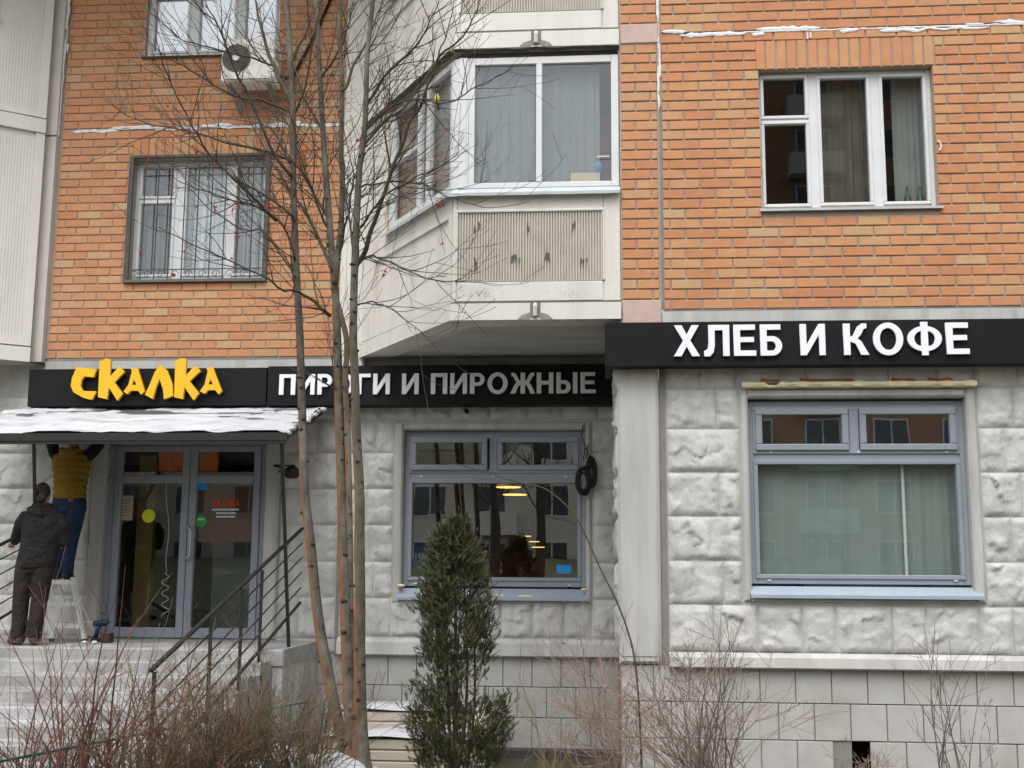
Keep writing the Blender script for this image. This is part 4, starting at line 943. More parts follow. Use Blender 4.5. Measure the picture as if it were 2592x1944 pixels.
for (pt, pb) in (((713, 1117), (732, 1670)), ((86, 1117), (93, 1600))):
    T = at3(*pt, YF+.02); Bm = at3(*pb, YF+(.67 if pt[0] > 300 else 1.25)); b = MB(); b.bar(T, Bm, .032, .032); b.build('post', m_black, CN)
# wall lamp by the entrance
x, z = at(735, 1192, S-.25); WL = thing('wall_lamp', (x, S-.1, z), 'small black floodlight on a bracket right of the entrance', 'lamp')
b = MB(); b.bar((x-.16, S-.03, z+.06), (x-.16, S-.25, z+.06), .03, .03); b.bar((x-.2, S-.24, z+.06), (x+.05, S-.24, z+.06), .02, .02); b.bar((x-.14, S-.24, z-.01), (x-.02, S-.24, z-.01), .02, .02); b.build('bracket', m_black, WL)
b = MB(); b.loft([(x+.02, S-.25, z-.085, .05, .05), (x+.02, S-.25, z-.06, .085, .085), (x+.02, S-.25, z+.02, .085, .085), (x+.02, S-.25, z+.05, .04, .04)], 16); b.build('lamp_head', m_black, WL, smooth=True)
# cable coil hanging by the central window
CC = thing('cable_coil', (-.2, S-.1, 2.4), 'black coiled cable hanging at the edge of the central shop window', 'cable')
def loop(px, py, rx, ry, n, Y, ph=0):
    b = MB(); x, z = at(px, py, Y); pts = []
    for k in range(26*n):
        a = k/26*6.283+ph; tn = k//26; w = 1+.16*noise.noise(Vector((k*.13, px, 0)))+.14*math.sin(tn*2.4); pts.append((x+.018*math.sin(tn*1.9)+rx*w*math.cos(a), Y+.03*noise.noise(Vector((k*.11, 3, px))), z+.02*math.cos(tn*1.3)+ry*w*math.sin(a)))
    b.tube(pts, .0085, 5); return b
loop(1477, 1218, .062, .13, 16, S-.09).build('coil', m_cableblk, CC, smooth=True)
loop(1497, 1195, .04, .15, 10, S-.08, 1).build('coil', m_cableblk, CC, smooth=True)
b = MB(); b.tube([at3(1476, 1075, S-.05), at3(1472, 1105, S-.05), at3(1482, 1130, S-.06), at3(1492, 1160, S-.07), at3(1498, 1178, S-.08)], .006, 5)
b.tube([at3(1482, 1130, S-.06), at3(1476, 1165, S-.07), at3(1484, 1160, S-.07), at3(1488, 1125, S-.06)], .006, 5); b.ball(at3(1492, 1176, S-.08), .04, .03, .045); b.build('cable_tail', m_cableblk, CC, smooth=True)
# air conditioner
Y0 = 1.62; q0, q1 = at(563, 100, Y0), at(692, 203, Y0)
AC = thing('air_conditioner', (q0[0], 1.8, q1[1]), 'white air conditioner outdoor unit bracketed below the topmost window', 'air conditioner')
ax0, ax1, az0, az1 = q0[0], q1[0], q1[1], q0[1]
b = MB(); b.bbox(ax0, ax1, Y0, Y0+.27, az0, az1, .012); b.build('casing', mat('cream_casing', (.70, .685, .64), (.78, .765, .72), rough=.5, scale=5), AC)
cx, cz = at(599, 147, Y0); R_ = .172
b = MB(); b.tube([(cx, Y0-.004, cz), (cx, Y0-.0005, cz)], R_, 36); b.build('fan_opening', mat('fan_dark', (.10, .10, .085), (.16, .155, .135)), AC)
b = MB()
for k in range(1, 7):
    r = R_*k/6.2; b.tube([(cx+r*math.cos(a*.2618), Y0-.012, cz+r*math.sin(a*.2618)) for a in range(25)], .0028, 4, cap=False)
for a in range(8): b.tube([(cx, Y0-.014, cz), (cx+R_*math.cos(a*.785), Y0-.012, cz+R_*math.sin(a*.785))], .003, 4)
b.build('fan_guard', mat('guard_grey', (.19, .185, .165)), AC)
b = MB(); b.tube([(cx, Y0-.03, cz), (cx, Y0-.004, cz)], .042, 18); b.build('hub_cap', m_pvc, AC)
b = MB()
for k in range(3): b.box(ax1-.0, ax1+.006, Y0+.05, Y0+.2, az1-.12-k*.05, az1-.10-k*.05)
b.box(ax0+.05, ax1-.05, Y0-.008, Y0, az0+.02, az0+.028); b.build('side_grille', m_joint, AC)
m_brk = mat('bracket_grey', (.22, .22, .20), (.3, .3, .28))
for x in (ax0+.1, ax1-.08): b = MB(); b.bar((x, S-.02, az0-.03), (x, Y0-.02, az0-.03), .03, .03); b.bar((x, S-.02, az0-.22), (x, Y0+.05, az0-.045), .022, .022); b.bar((x, S-.02, az0-.26), (x, S-.02, az0), .03, .01); b.build('bracket', m_brk, AC)
b = MB(); b.tube([(ax1+.01, Y0+.15, az0+.12), (ax1+.09, Y0+.2, az0+.1), (ax1+.12, S-.05, az0+.25), (ax1+.35, S-.03, az0+.75), (ax1+.55, S-.03, az0+1.25)], .018, 7); b.build('refrigerant_pipe', m_cableblk, AC, smooth=True)

# ------------------------------------------------------------------ stairs and rails
ST = thing('entrance_stairs', (-5, -.4, -.3), 'wide worn concrete stairs with snow leading up to the entrance', 'stairs')
R0, TR, RI, SX0, SX1, LF = .77, .37, .105, -7.6, -3.36, .62
b = MB(); b.bbox(SX0, -3.24, LF, S+.019, .60, R0, .015); b.build('landing', m_step, ST)
b = MB(); b.box(-3.35, -3.25, LF+.02, S+.018, -.5, .599); b.build('side_wall', m_conc, ST)
for k in range(9):
    z = R0-RI*(k+1); y = LF-TR*(k+1); b = MB(); b.bbox(SX0, SX1, y, y+TR+(.05 if k else .0)-.003, z-.3, z, .008); b.build('step', m_step, ST)
def rail(x, ya, yb, za, zb, posts, label, lower=4):
    R = thing('stair_railing', (x, ya, za-.9), label, 'railing', 'railings of the entrance stairs')
    a, c = Vector((x, ya, za)), Vector((x, yb, zb)); b = MB(); b.bar(a, c, .032, .026); b.build('handrail', m_rustblack, R)
    for k in range(1, lower+2):
        d = Vector((0, 0, -.165*k)); w = .011 if k <= lower else .024; b = MB(); b.bar(a+d, c+d, w, w); b.build('rail_bar', m_rustblack, R)
    for y in posts:
        t = (y-ya)/(yb-ya); z = za+(zb-za)*t; zz = min(R0, R0-RI*math.ceil((LF-y)/TR)); b = MB(); b.bar((x+.024, y, z-.015), (x+.024, y, zz), .026, .026); b.build('post', m_rustblack, R)
rail(-3.45, 2.03, -2.32, 2.02, .81, (-2.3, -1.05, -.2, .42), 'black metal stair railing on the side by the tree')
rail(-6.62, 2.03, -2.32, 2.0, .80, (-2.3, -1.05, .2, 1.25), 'black metal stair railing behind the man in the dark jacket')
# low green lawn fence
GF = thing('lawn_fence', (-3.3, -2, -.1), 'low green metal lawn fence half hidden in the bare bushes', 'fence')
fa, fb = Vector((-3.95, -4.0, .36)), Vector((-2.78, -.15, .36)); b = MB(); b.bar(fa, fb, .016, .016); b.bar(fa-Vector((0, 0, .3)), fb-Vector((0, 0, .3)), .014, .014); b.build('fence_rail', m_green, GF)
for k in range(28):
    p = fa.lerp(fb, k/27); b = MB(); b.bar(p-Vector((0, 0, .012)), p-Vector((0, 0, .5)), .009 if k % 7 else .02, .009 if k % 7 else .02); b.build('picket' if k % 7 else 'post', m_green, GF)
# snow-capped light-well beside the trunks
LW = thing('basement_light_well', (-1.9, 1.2, -.5), 'low beige board-marked light well capped with snow behind the trunks', 'light well')
m_board = mat('boarded_concrete', (.42, .37, .29), (.52, .46, .37), rough=.9, stretch=(.3, 1, 6), scale=4)
lx0, lx1 = -2.9, -1.22
for k in range(5): b = MB(); b.bbox(lx0, lx1-.13, .80, 1.3, -.62+k*.105, -.62+k*.105+.098, .012); b.build('board', m_board, LW)
for k in range(2): b = MB(); b.bbox(lx0, lx1-.13, 1.3, 1.75, -.09+k*.1, -.09+k*.1+.094, .012); b.build('board', m_board, LW)
b = MB(); b.bbox(lx1-.128, lx1, .78, 1.76, -.62, .12, .015); b.build('end_wall', m_panel, LW)
def snowcap(x0, x1, y0, y1, z, h, par, seed, name='snow_cap'):
    b = MB(); n, m_ = max(6, int((x1-x0)/.06)), max(4, int((y1-y0)/.06)); vs = []
    for j in range(m_+1):
        for i in range(n+1):
            u, v = i/n, j/m_; e = min(1, 6*min(u, 1-u, v*.8+.03, 1-v)); x = x0+(x1-x0)*u; y = y0+(y1-y0)*v
            vs.append((x+.02*noise.noise(Vector((x*6, y*6, seed))), y+.03*noise.noise(Vector((x*5, seed, y))), z+h*(e**.5)*(.8+.4*noise.noise(Vector((x*3, y*3, seed))))-(.012 if e < .05 else 0)))
    b.add(vs, [(j*(n+1)+i, j*(n+1)+i+1, (j+1)*(n+1)+i+1, (j+1)*(n+1)+i) for j in range(m_) for i in range(n)]); return b.build(name, m_snow, par, smooth=True)
snowcap(lx0, lx1-.1, .76, 1.32, -.105, .10, LW, 3); snowcap(lx0, lx1-.1, 1.28, 1.78, .10, .09, LW, 5)
# ------------------------------------------------------------------ snow on the lawn
def mound(b, cx, cy, rx, ry, h, seed):
    n, m_ = 22, 14; vs = []
    for j in range(m_+1):
        for i in range(n+1):
            u, v = i/n*2-1, j/m_*2-1; d = math.sqrt(u*u+v*v); x, y = cx+u*rx, cy+v*ry
            e = max(0, 1-d*d*(1+.5*noise.noise(Vector((u*2, v*2, seed))))); vs.append((x, y, gz(x, y)-.03+h*math.sqrt(e)*(1+.4*noise.noise(Vector((x*5, y*5, seed))))))
    b.add(vs, [(j*(n+1)+i, j*(n+1)+i+1, (j+1)*(n+1)+i+1, (j+1)*(n+1)+i) for j in range(m_) for i in range(n)])
b = MB()
for (px, Y, rx, ry, h) in ((770, -2.15, .55, .35, .36), (950, -1.5, .3, .3, .16), (690, -.9, .6, .6, .17), (800, -1.0, .4, .5, .14), (990, -.9, .5, .5, .10), (1080, -.8, .5, .4, .07), (480, -1.6, .7, .6, .12), (250, -2.6, .9, .5, .1), (90, -2.7, .7, .5, .1), (1250, -1.0, .4, .3, .05)):
    mound(b, at(px, 1900, Y)[0], Y, rx, ry, h, px*.1)
tag(b.build('snow', m_snow, smooth=True), 'heaps of old white snow left on the lawn', 'snow', kind='stuff')

# ------------------------------------------------------------------ rowan tree
def bark_mat(name, c1, c2, org, w):
    m = mat(name, c1, c2, rough=.88, scale=22, bump=.9, bscale=38, bdist=.012, stretch=(1, 1, .5), c3=(.20, .19, .155), s3=7, lo3=.5, hi3=.7); N = m.node_tree.nodes; L = m.node_tree.links; b = N['Principled BSDF']
    src = b.inputs['Base Color'].links[0].from_socket; geo = [n for n in N if n.type == 'NEW_GEOMETRY'][0]
    sx = N.new('ShaderNodeSeparateXYZ'); L.new(geo.outputs['Normal'], sx.inputs[0]); sp = N.new('ShaderNodeSeparateXYZ'); L.new(geo.outputs['Position'], sp.inputs[0])
    nz = N.new('ShaderNodeTexNoise'); nz.inputs['Scale'].default_value = 5; L.new(geo.outputs['Position'], nz.inputs['Vector'])
    a = N.new('ShaderNodeMath'); a.operation = 'MULTIPLY_ADD'; a.inputs[1].default_value = -.9; L.new(sx.outputs[0], a.inputs[0]); L.new(nz.outputs[0], a.inputs[2])
    r1 = N.new('ShaderNodeMapRange'); r1.inputs[1].default_value = .45; r1.inputs[2].default_value = 1.25; L.new(a.outputs[0], r1.inputs[0])
    r2 = N.new('ShaderNodeMapRange'); r2.inputs[1].default_value = 4.3; r2.inputs[2].default_value = 2.4; L.new(sp.outputs[2], r2.inputs[0])
    mu = N.new('ShaderNodeMath'); mu.operation = 'MULTIPLY'; L.new(r1.outputs[0], mu.inputs[0]); L.new(r2.outputs[0], mu.inputs[1])
    mv = N.new('ShaderNodeMath'); mv.operation = 'MULTIPLY'; mv.inputs[1].default_value = w; L.new(mu.outputs[0], mv.inputs[0])
    x = N.new('ShaderNodeMix'); x.data_type = 'RGBA'; L.new(mv.outputs[0], x.inputs[0]); L.new(src, x.inputs[6]); x.inputs[7].default_value = (*org, 1); L.new(x.outputs[2], b.inputs['Base Color']); return m
m_bark = bark_mat('rowan_bark', (.062, .055, .043), (.14, .126, .10), (.27, .112, .038), .9)
m_twig = mat('rowan_twig', (.055, .045, .034), (.10, .082, .06), rough=.8, scale=20)
m_scar = mat('branch_scar', (.03, .026, .022), (.06, .05, .042), rough=.9, scale=30)
m_berry = mat('dried_berry', (.28, .03, .015), (.42, .06, .02), rough=.6, scale=60)
TY = -1.8
TREE = thing('rowan_tree', (at(900, 1950, TY)[0], TY, -.1), 'bare multi-stemmed rowan tree with orange lichen on its trunks', 'tree')
def smoothpoly(pts, k=4):
    P = [Vector(p) for p in pts]; out = []
    for i in range(len(P)-1):
        p0, p1, p2, p3 = P[max(i-1, 0)], P[i], P[i+1], P[min(i+2, len(P)-1)]
        for j in range(k):
            t = j/k; out.append(.5*((2*p1)+(p2-p0)*t+(2*p0-5*p1+4*p2-p3)*t*t+(3*p1-p0-3*p2+p3)*t*t*t))
    out.append(P[-1]); return out
def pxline(pl, Ya, Yb):
    n = len(pl)-1; return [at3(p[0], p[1], Ya+(Yb-Ya)*i/n) for i, p in enumerate(pl)]
trunks = [([(900, 1965), (880, 1915), (856, 1830), (828, 1694), (812, 1608), (799, 1509), (786, 1377), (771, 1245), (767, 1114), (763, 982), (759, 850), (751, 700), (742, 450), (741, 271), (733, 120), (725, -10), (715, -160)], -1.75, -1.5, .052, .020),
  ([(900, 1965), (890, 1880), (877, 1641), (871, 1443), (865, 1245), (858, 1048), (855, 900), (850, 760), (845, 698), (834, 563), (824, 427), (819, 352), (808, 163), (800, 0), (790, -160)], -1.8, -1.2, .050, .019),
  ([(848, 720), (856, 640), (864, 563), (867, 427), (863, 380), (865, 217), (860, 108), (863, 0), (868, -150)], -1.55, -1.75, .030, .014),
  ([(915, 1965), (912, 1850), (910, 1641), (911, 1509), (910, 1377), (910, 1245), (903, 1114), (898, 949), (894, 847), (897, 698), (902, 563), (910, 427), (917, 380), (925, 298), (930, 136), (944, 0), (955, -150)], -1.85, -2.3, .052, .016),
  ([(898, 1965), (893, 1800), (888, 1600), (884, 1300), (880, 1100), (874, 960), (878, 900), (876, 850), (862, 795), (850, 750)], -1.72, -1.5, .030, .022)]
tb = MB(); kn = MB(); branches = []
for pl, ya, yb, ra, rb in trunks:
    P = smoothpoly(pxline(pl, ya, yb), 5); n = len(P)
    R = []
    for i in range(n):
        t = i/(n-1); r = ra+(rb-ra)*t**.9
        if ra > .04 and t < .12: r *= 1+1.0*(1-t/.12)**2
        R.append(r*(1+.05*noise.noise(Vector((i*.5, ra*99, 0)))))
    tb.tube(P, R, 12); branches.append((P, R))
    r = random.Random(int(ya*100)+int(rb*1e4))
    for q in range(24):
        i = r.randrange(int(n*.08), int(n*.75)); a = r.uniform(3.3, 6.1); p = P[i]+Vector((math.cos(a), math.sin(a), 0))*R[i]*.93; s = r.uniform(.6, 1.1)*R[i]*.55
        kn.ball(p, s, s*.8, s*.75, 7, 5)
tb.build('trunk', m_bark, TREE, smooth=True); tag(kn.build('branch_scar', m_scar, TREE, smooth=True), kind='stuff')
limbs = [ # traced branches: (points, depth at start, depth at end, radius)
 ([(741, 262), (722, 225), (695, 174), (668, 95), (651, 27), (643, -20)], -1.55, -1.2, .022),
 ([(738, 447), (689, 380), (630, 244), (589, 163), (565, 95), (540, 43), (516, -5)], -1.6, -2.4, .013),
 ([(700, 560), (640, 500), (589, 450), (537, 399), (510, 361), (483, 309), (451, 250), (424, 190), (410, 152), (394, 95)], -1.6, -2.6, .010),
 ([(733, 410), (684, 385), (575, 361), (494, 336), (413, 320), (331, 298), (291, 266), (264, 239)], -1.6, -1.0, .011),
 ([(735, 285), (657, 252), (597, 244), (510, 195), (456, 163), (424, 146), (385, 110)], -1.5, -2.2, .009),
 ([(700, 170), (630, 145), (570, 130), (494, 111), (456, 98), (413, 60), (380, 33)], -1.3, -1.9, .008),
 ([(837, 801), (813, 780), (767, 744), (742, 736), (710, 731), (671, 701), (570, 655), (456, 604), (400, 575)], -1.5, -2.3, .013),
 ([(748, 660), (720, 577), (661, 528), (605, 511), (546, 495), (474, 468), (431, 444)], -1.65, -2.4, .010),
 ([(748, 700), (720, 657), (663, 585), (618, 581), (546, 540), (476, 478), (443, 478)], -1.65, -1.0, .009),
 ([(745, 560), (720, 528), (591, 448), (556, 415), (521, 380), (470, 330), (430, 270)], -1.6, -2.1, .010),
 ([(902, 672), (921, 644), (937, 590), (962, 522), (981, 462), (1000, 408), (1039, 312), (1077, 239), (1107, 152), (1161, 103), (1188, 65), (1215, 0)], -1.95, -2.5, .018),
 ([(920, 372), (971, 309), (1020, 274), (1093, 174), (1123, 108), (1139, 54), (1150, 0)], -2.0, -1.4, .012),
 ([(913, 576), (945, 530), (973, 495), (1024, 465), (1070, 440), (1138, 413), (1180, 380)], -2.0, -2.8, .009),
 ([(916, 473), (956, 464), (1043, 460), (1090, 475), (1138, 500), (1200, 518), (1250, 526), (1340, 510)], -2.0, -2.6, .007),
 ([(913, 660), (943, 647), (989, 666), (1073, 701), (1138, 713), (1173, 701), (1209, 679)], -1.95, -2.4, .007),
 ([(905, 772), (943, 765), (975, 774), (1020, 805), (1068, 842), (1100, 870)], -1.9, -2.2, .006),
 ([(930, 260), (985, 180), (1040, 130), (1070, 90), (1100, 30), (1115, -10)], -2.2, -2.6, .010),
 ([(925, 330), (990, 270), (1060, 250), (1107, 262), (1160, 250), (1200, 222), (1260, 196), (1310, 160)], -2.1, -2.9, .008),
 ([(866, 230), (905, 150), (938, 85), (960, 20), (975, -20)], -1.7, -1.2, .011),
 ([(820, 330), (770, 250), (745, 170), (705, 95), (690, 20)], -1.3, -.9, .010),
 ([(812, 200), (850, 140), (880, 70), (895, 0)], -1.3, -1.7, .010),
 ([(845, 690), (800, 590), (770, 530), (735, 490), (700, 430), (660, 360), (625, 290), (600, 230)], -1.5, -.8, .013),
 ([(834, 560), (800, 500), (765, 430), (740, 330), (700, 300), (650, 270)], -1.4, -1.0, .010),
 ([(838, 600), (812, 540), (790, 480), (768, 440), (730, 400), (690, 330), (640, 310), (560, 300)], -1.4, -2.0, .009),
 ([(898, 680), (885, 560), (872, 470), (860, 420), (850, 370), (845, 300)], -1.9, -1.4, .009),
 ([(853, 650), (880, 560), (890, 470), (905, 440), (940, 370), (985, 320), (1010, 260)], -1.5, -2.0, .009),
 ([(740, 300), (772, 220), (790, 120), (806, 40), (815, -20)], -1.5, -1.9, .010),
 ([(735, 160), (760, 110), (785, 50), (800, -10)], -1.5, -1.2, .013),
 ([(855, 1000), (845, 960), (842, 900), (848, 860), (866, 800), (880, 720)], -1.6, -1.7, .006),
]
lim = MB(); tw = MB()
def twig(P0, d, L, r, rr, lvl):
    n = max(4, int(L/.07)); p = Vector(P0); d = Vector(d).normalized(); pts = [p.copy()]; up = Vector((0, 0, 1))
    curl = Vector((rr.uniform(-.3, .3), rr.uniform(-.3, .3), rr.uniform(-.1, .35)))
    for i in range(n):
        d = (d+curl*.12+up*.03+Vector((rr.gauss(0, .07), rr.gauss(0, .07), rr.gauss(0, .07)))).normalized(); p = p+d*(L/n); pts.append(p.copy())
    R = [max(.0017, r*(1-.7*i/n)) for i in range(n+1)]; tw.tube(pts, R, 4 if r < .004 else 5, cap=False)
    if lvl > 0:
        for k in range(rr.randrange(1, 4) if lvl == 1 else rr.randrange(2, 5)):
            i = rr.randrange(1, n); t = (pts[i+1]-pts[i]).normalized(); sd = Vector((rr.gauss(0, 1), rr.gauss(0, .8), rr.gauss(.25, .6))); sd = (sd-t*sd.dot(t)).normalized()
            twig(pts[i], t*.75+sd*rr.uniform(.5, 1.0), L*rr.uniform(.25, .55), R[i]*.65, rr, lvl-1)
    return pts
rt = random.Random(21)
for bi, (pl, ya, yb, r0) in enumerate(limbs):
    P = smoothpoly(pxline(pl, ya, yb), 5); n = len(P); 
    P = [p+Vector((noise.noise(Vector((i*.35, bi, 0)))*.018, noise.noise(Vector((i*.35, bi, 5)))*.03, noise.noise(Vector((i*.35, bi, 9)))*.018)) if 0 < i else p for i, p in enumerate(P)]
    R = [max(.0024, 1.25*r0*(1-.80*i/(n-1))) for i in range(n)]; lim.tube(P, R, 7 if r0 > .012 else 6)
    for k in range(int(4+n*(.34 if bi < 10 or bi > 18 else .24))):
        i = rt.randrange(2, n-1); t = (P[i+1]-P[i-1]).normalized(); sd = Vector((rt.gauss(0, 1), rt.gauss(0, .8), rt.gauss(.2, .7))); sd = (sd-t*sd.dot(t)).normalized()
        twig(P[i], t*.8+sd*rt.uniform(.4, .9), rt.uniform(.25, .85), min(R[i]*.7, .0055), rt, 1)
for ti, (P, R) in enumerate(branches):
    n = len(P)
    for k in range((24, 18, 18, 30, 0)[ti]):
        i = int(n*rt.uniform(.55, .97)) if ti != 2 else int(n*rt.uniform(.1, .95)); side = -1 if (ti in (0, 1) and rt.random() < .72) else 1
        d = Vector((side*rt.uniform(.35, 1.1), rt.uniform(-.7, .5), rt.uniform(.35, 1.1)))
        if P[i].z < 3.9: continue
        twig(P[i], d, rt.uniform(.35, 1.25), rt.uniform(.003, .0065), rt, 2)
lim.build('branch', m_twig, TREE, smooth=True); tag(tw.build('twigs', m_twig, TREE), kind='stuff')
for (px, py) in ((425, 268), (490, 375), (497, 388), (368, 405), (374, 414), (541, 417), (523, 450), (440, 475), (545, 520), (546, 535), (495, 532), (602, 512), (613, 518), (590, 530), (604, 592), (680, 525), (470, 636), (355, 643), (440, 697), (585, 655), (978, 275), (985, 283), (906, 353), (909, 372), (1112, 520), (1106, 516), (1120, 512), (975, 688), (971, 697), (1115, 620), (800, 120), (1085, 45)):
    bb = MB(); Y = -2.0+rt.uniform(-.4, .4); c = at3(px, py, Y)
    for k in range(rt.randrange(2, 6)): p = c+Vector((rt.gauss(0, .009), rt.gauss(0, .009), rt.gauss(0, .011))); bb.ball(p, rt.uniform(.006, .010), None, None, 6, 4)
    bb.tube([c, c+Vector((rt.uniform(-.03, .03), 0, .05))], .0015, 4); bb.build('berry_cluster', m_berry, TREE, smooth=True)
# great-tit sized bird on a twig
bp = at3(1106, 250, -2.45); BD = thing('small_bird', tuple(bp), 'small yellow-breasted bird with black head perched on a twig', 'bird')
b = MB(); b.loft([(bp.x, bp.y, bp.z-.034, .008, .008), (bp.x, bp.y, bp.z-.02, .021, .02), (bp.x, bp.y, bp.z, .025, .024), (bp.x, bp.y, bp.z+.018, .02, .019), (bp.x, bp.y, bp.z+.026, .015, .015)], 12); b.build('body', mat('yellow_plumage', (.45, .42, .05), (.55, .5, .1)), BD, smooth=True)
b = MB(); b.ball((bp.x-.002, bp.y, bp.z+.034), .0165, .0165, .016); b.box(bp.x-.004, bp.x+.004, bp.y-.0265, bp.y-.018, bp.z-.03, bp.z+.02); b.add([(bp.x-.015, bp.y-.01, bp.z+.035), (bp.x-.015, bp.y-.003, bp.z+.03), (bp.x-.028, bp.y-.012, bp.z+.031)], [(0, 1, 2)]); b.build('head', mat('black_plumage', (.012, .012, .014)), BD, smooth=True)
b = MB(); b.ball((bp.x-.008, bp.y-.012, bp.z+.032), .007, .006, .006); b.ball((bp.x+.009, bp.y-.011, bp.z+.032), .006, .006, .006); b.build('cheek', m_pvc, BD, smooth=True)
b = MB(); b.bar((bp.x+.004, bp.y+.012, bp.z-.02), (bp.x+.014, bp.y+.02, bp.z-.085), .014, .005); b.build('tail', m_black, BD)

# ------------------------------------------------------------------ shrubs
def shrub(name, base, n, hmin, hmax, spread, m, label, seed, r0=.006, lvl=1, arch=.0, group='bare shrubs in front of the shop', toward=None, twigs=(2, 5), buds=0):
    rr = random.Random(seed); b = MB(); global tw; old = tw; tw = b
    T = thing(name, base, label, 'shrub', group)
    for k in range(n):
        a = rr.uniform(0, 6.283); q = rr.random()**.6; d = Vector((math.cos(a)*spread*q, math.sin(a)*spread*.6*q, 1))
        if toward: d += Vector(toward)*rr.random()
        L = rr.uniform(hmin, hmax); p = Vector(base)+Vector((rr.gauss(0, .1), rr.gauss(0, .06), -.05)); pts = [p.copy()]; d.normalize(); m_ = 10
        cv = Vector((rr.gauss(0, .06), rr.gauss(0, .05), -arch*rr.random()))
        for i in range(m_):
            d = (d+cv+Vector((rr.gauss(0, .05), rr.gauss(0, .04), rr.gauss(0, .03)))).normalized(); p = p+d*(L/m_); pts.append(p.copy())
        r = r0*rr.uniform(.5, 1.15); R = [max(.0011, r*(1-.8*i/m_)) for i in range(m_+1)]; b.tube(pts, R, 5, cap=False)
        for j in range(rr.randrange(*twigs)):
            i = rr.randrange(2, m_); t = (pts[i]-pts[i-1]).normalized(); sd = Vector((rr.gauss(0, 1), rr.gauss(0, .7), rr.gauss(0, .5))); sd = (sd-t*sd.dot(t)).normalized()
            e = twig(pts[i], t*.9+sd*rr.uniform(.3, .9), L*rr.uniform(.12, .4), R[i]*.6, rr, lvl-1)
            if buds and rr.random() < buds:
                for q2 in range(3): b.ball(e[-1-q2*1], .006, .006, .008, 5, 3)
    b.build('stems', m, T, smooth=False); tw = old; return T
m_red = mat('red_dogwood_bark', (.115, .048, .038), (.17, .075, .058), rough=.6, scale=9)
m_olive = mat('olive_bark', (.105, .085, .045), (.165, .13, .075), rough=.8, scale=9)
m_rusty = mat('rust_brown_bark', (.15, .09, .055), (.21, .13, .085), rough=.8, scale=9)
m_dry = mat('dry_spiraea_bark', (.24, .17, .13), (.33, .245, .19), rough=.85, scale=9)
m_greyb = mat('grey_brown_bark', (.10, .085, .075), (.16, .135, .12), rough=.85, scale=9)
def gb(px, Y): x = at(px, 1900, Y)[0]; return (x, Y, gz(x, Y))
shrub('bare_shrub', gb(40, -3.6), 22, .7, 1.45, .45, m_red, 'red-twigged bare shrub at the left edge before the steps', 1, .008)
shrub('bare_shrub', gb(190, -3.5), 26, .8, 1.85, .35, m_red, 'tall red-twigged bare shrub in front of the ladder', 2, .0095)
shrub('bare_shrub', gb(330, -3.3), 26, .6, 1.45, .5, m_olive, 'olive-stemmed bare shrub before the middle of the steps', 3, .009)
shrub('bare_shrub', gb(470, -3.0), 95, .55, 1.25, .6, m_rusty, 'dense rusty bare shrub at the foot of the handrail', 4, .007, 2)
shrub('bare_shrub', gb(590, -2.8), 125, .5, 1.15, .65, m_olive, 'dense olive-brown bare shrub left of the trunks, beside the rusty one', 5, .0075, 2)
shrub('bare_shrub', gb(740, -2.5), 80, .5, 1.15, .5, m_olive, 'olive-brown bare shrub hugging the foot of the tree', 6, .007, 2)
shrub('bare_shrub', gb(120, -3.0), 45, .35, .8, .7, m_olive, 'low brownish bare shrub under the man in the dark jacket', 7, .0065, 2)
shrub('bare_shrub', gb(350, -2.9), 55, .35, .85, .7, m_rusty, 'low rusty bare shrub hiding the lowest steps', 9, .0065, 2)
shrub('bare_shrub', gb(800, -2.2), 30, .5, 1.1, .3, m_rusty, 'thin rusty shoots around the leaning trunk', 8, .006)
shrub('bare_shrub', gb(1790, -1.6), 60, .5, 1.45, .55, m_dry, 'large pinkish brown bare shrub right of the arching cane', 11, .006, 2, arch=.10, twigs=(3, 7), buds=.25, toward=(-.5, 0, 0))
shrub('bare_shrub', gb(1800, -1.7), 14, .8, 1.5, .5, m_greyb, 'dark grey stems standing inside the large brown shrub', 12, .009, 2)
shrub('bare_shrub', gb(1560, -1.2), 34, .7, 1.45, .3, m_dry, 'fine pinkish brown shrub in front of the pilaster', 13, .0035, 2, arch=.07, twigs=(4, 8), buds=.3)
shrub('bare_shrub', gb(2400, -1.3), 9, .9, 1.45, .28, m_greyb, 'sparse grey-brown bare shrub under the right-hand shop window', 14, .0075, 2, toward=(-.2, 0, 0))
shrub('bare_shrub', gb(2190, -.9), 30, .2, .55, .5, m_dry, 'low tangle of dry stems before the vent hole', 15, .003, 2, arch=.2)
shrub('bare_shrub', gb(1400, -1.0), 16, .5, 1.15, .3, mat('straw_stem', (.28, .20, .10), (.36, .27, .15)), 'straw-coloured dry stalks right of the evergreen', 16, .0045, 1)
shrub('bare_shrub', gb(2540, -1.0), 5, .5, .9, .2, m_greyb, 'few thin grey stems at the right edge by the plinth', 17, .005, 2)
# arching cane in front of the central window
b = MB(); P = smoothpoly([at3(*q, -1.5) for q in ((1625, 1960), (1618, 1800), (1608, 1680), (1590, 1600), (1560, 1520), (1520, 1440), (1480, 1350), (1450, 1298), (1400, 1250), (1360, 1230), (1310, 1220), (1260, 1205), (1200, 1188), (1150, 1172))], 5); n = len(P)
b.tube(P, [.008*(1-.85*i/n)+.0012 for i in range(n)], 7); T = thing('arching_cane', tuple(P[0]), 'long green-brown cane arching across the central shop window', 'cane'); b.build('stem', mat('cane_bark', (.06, .05, .028), (.095, .08, .045)), T, smooth=True)

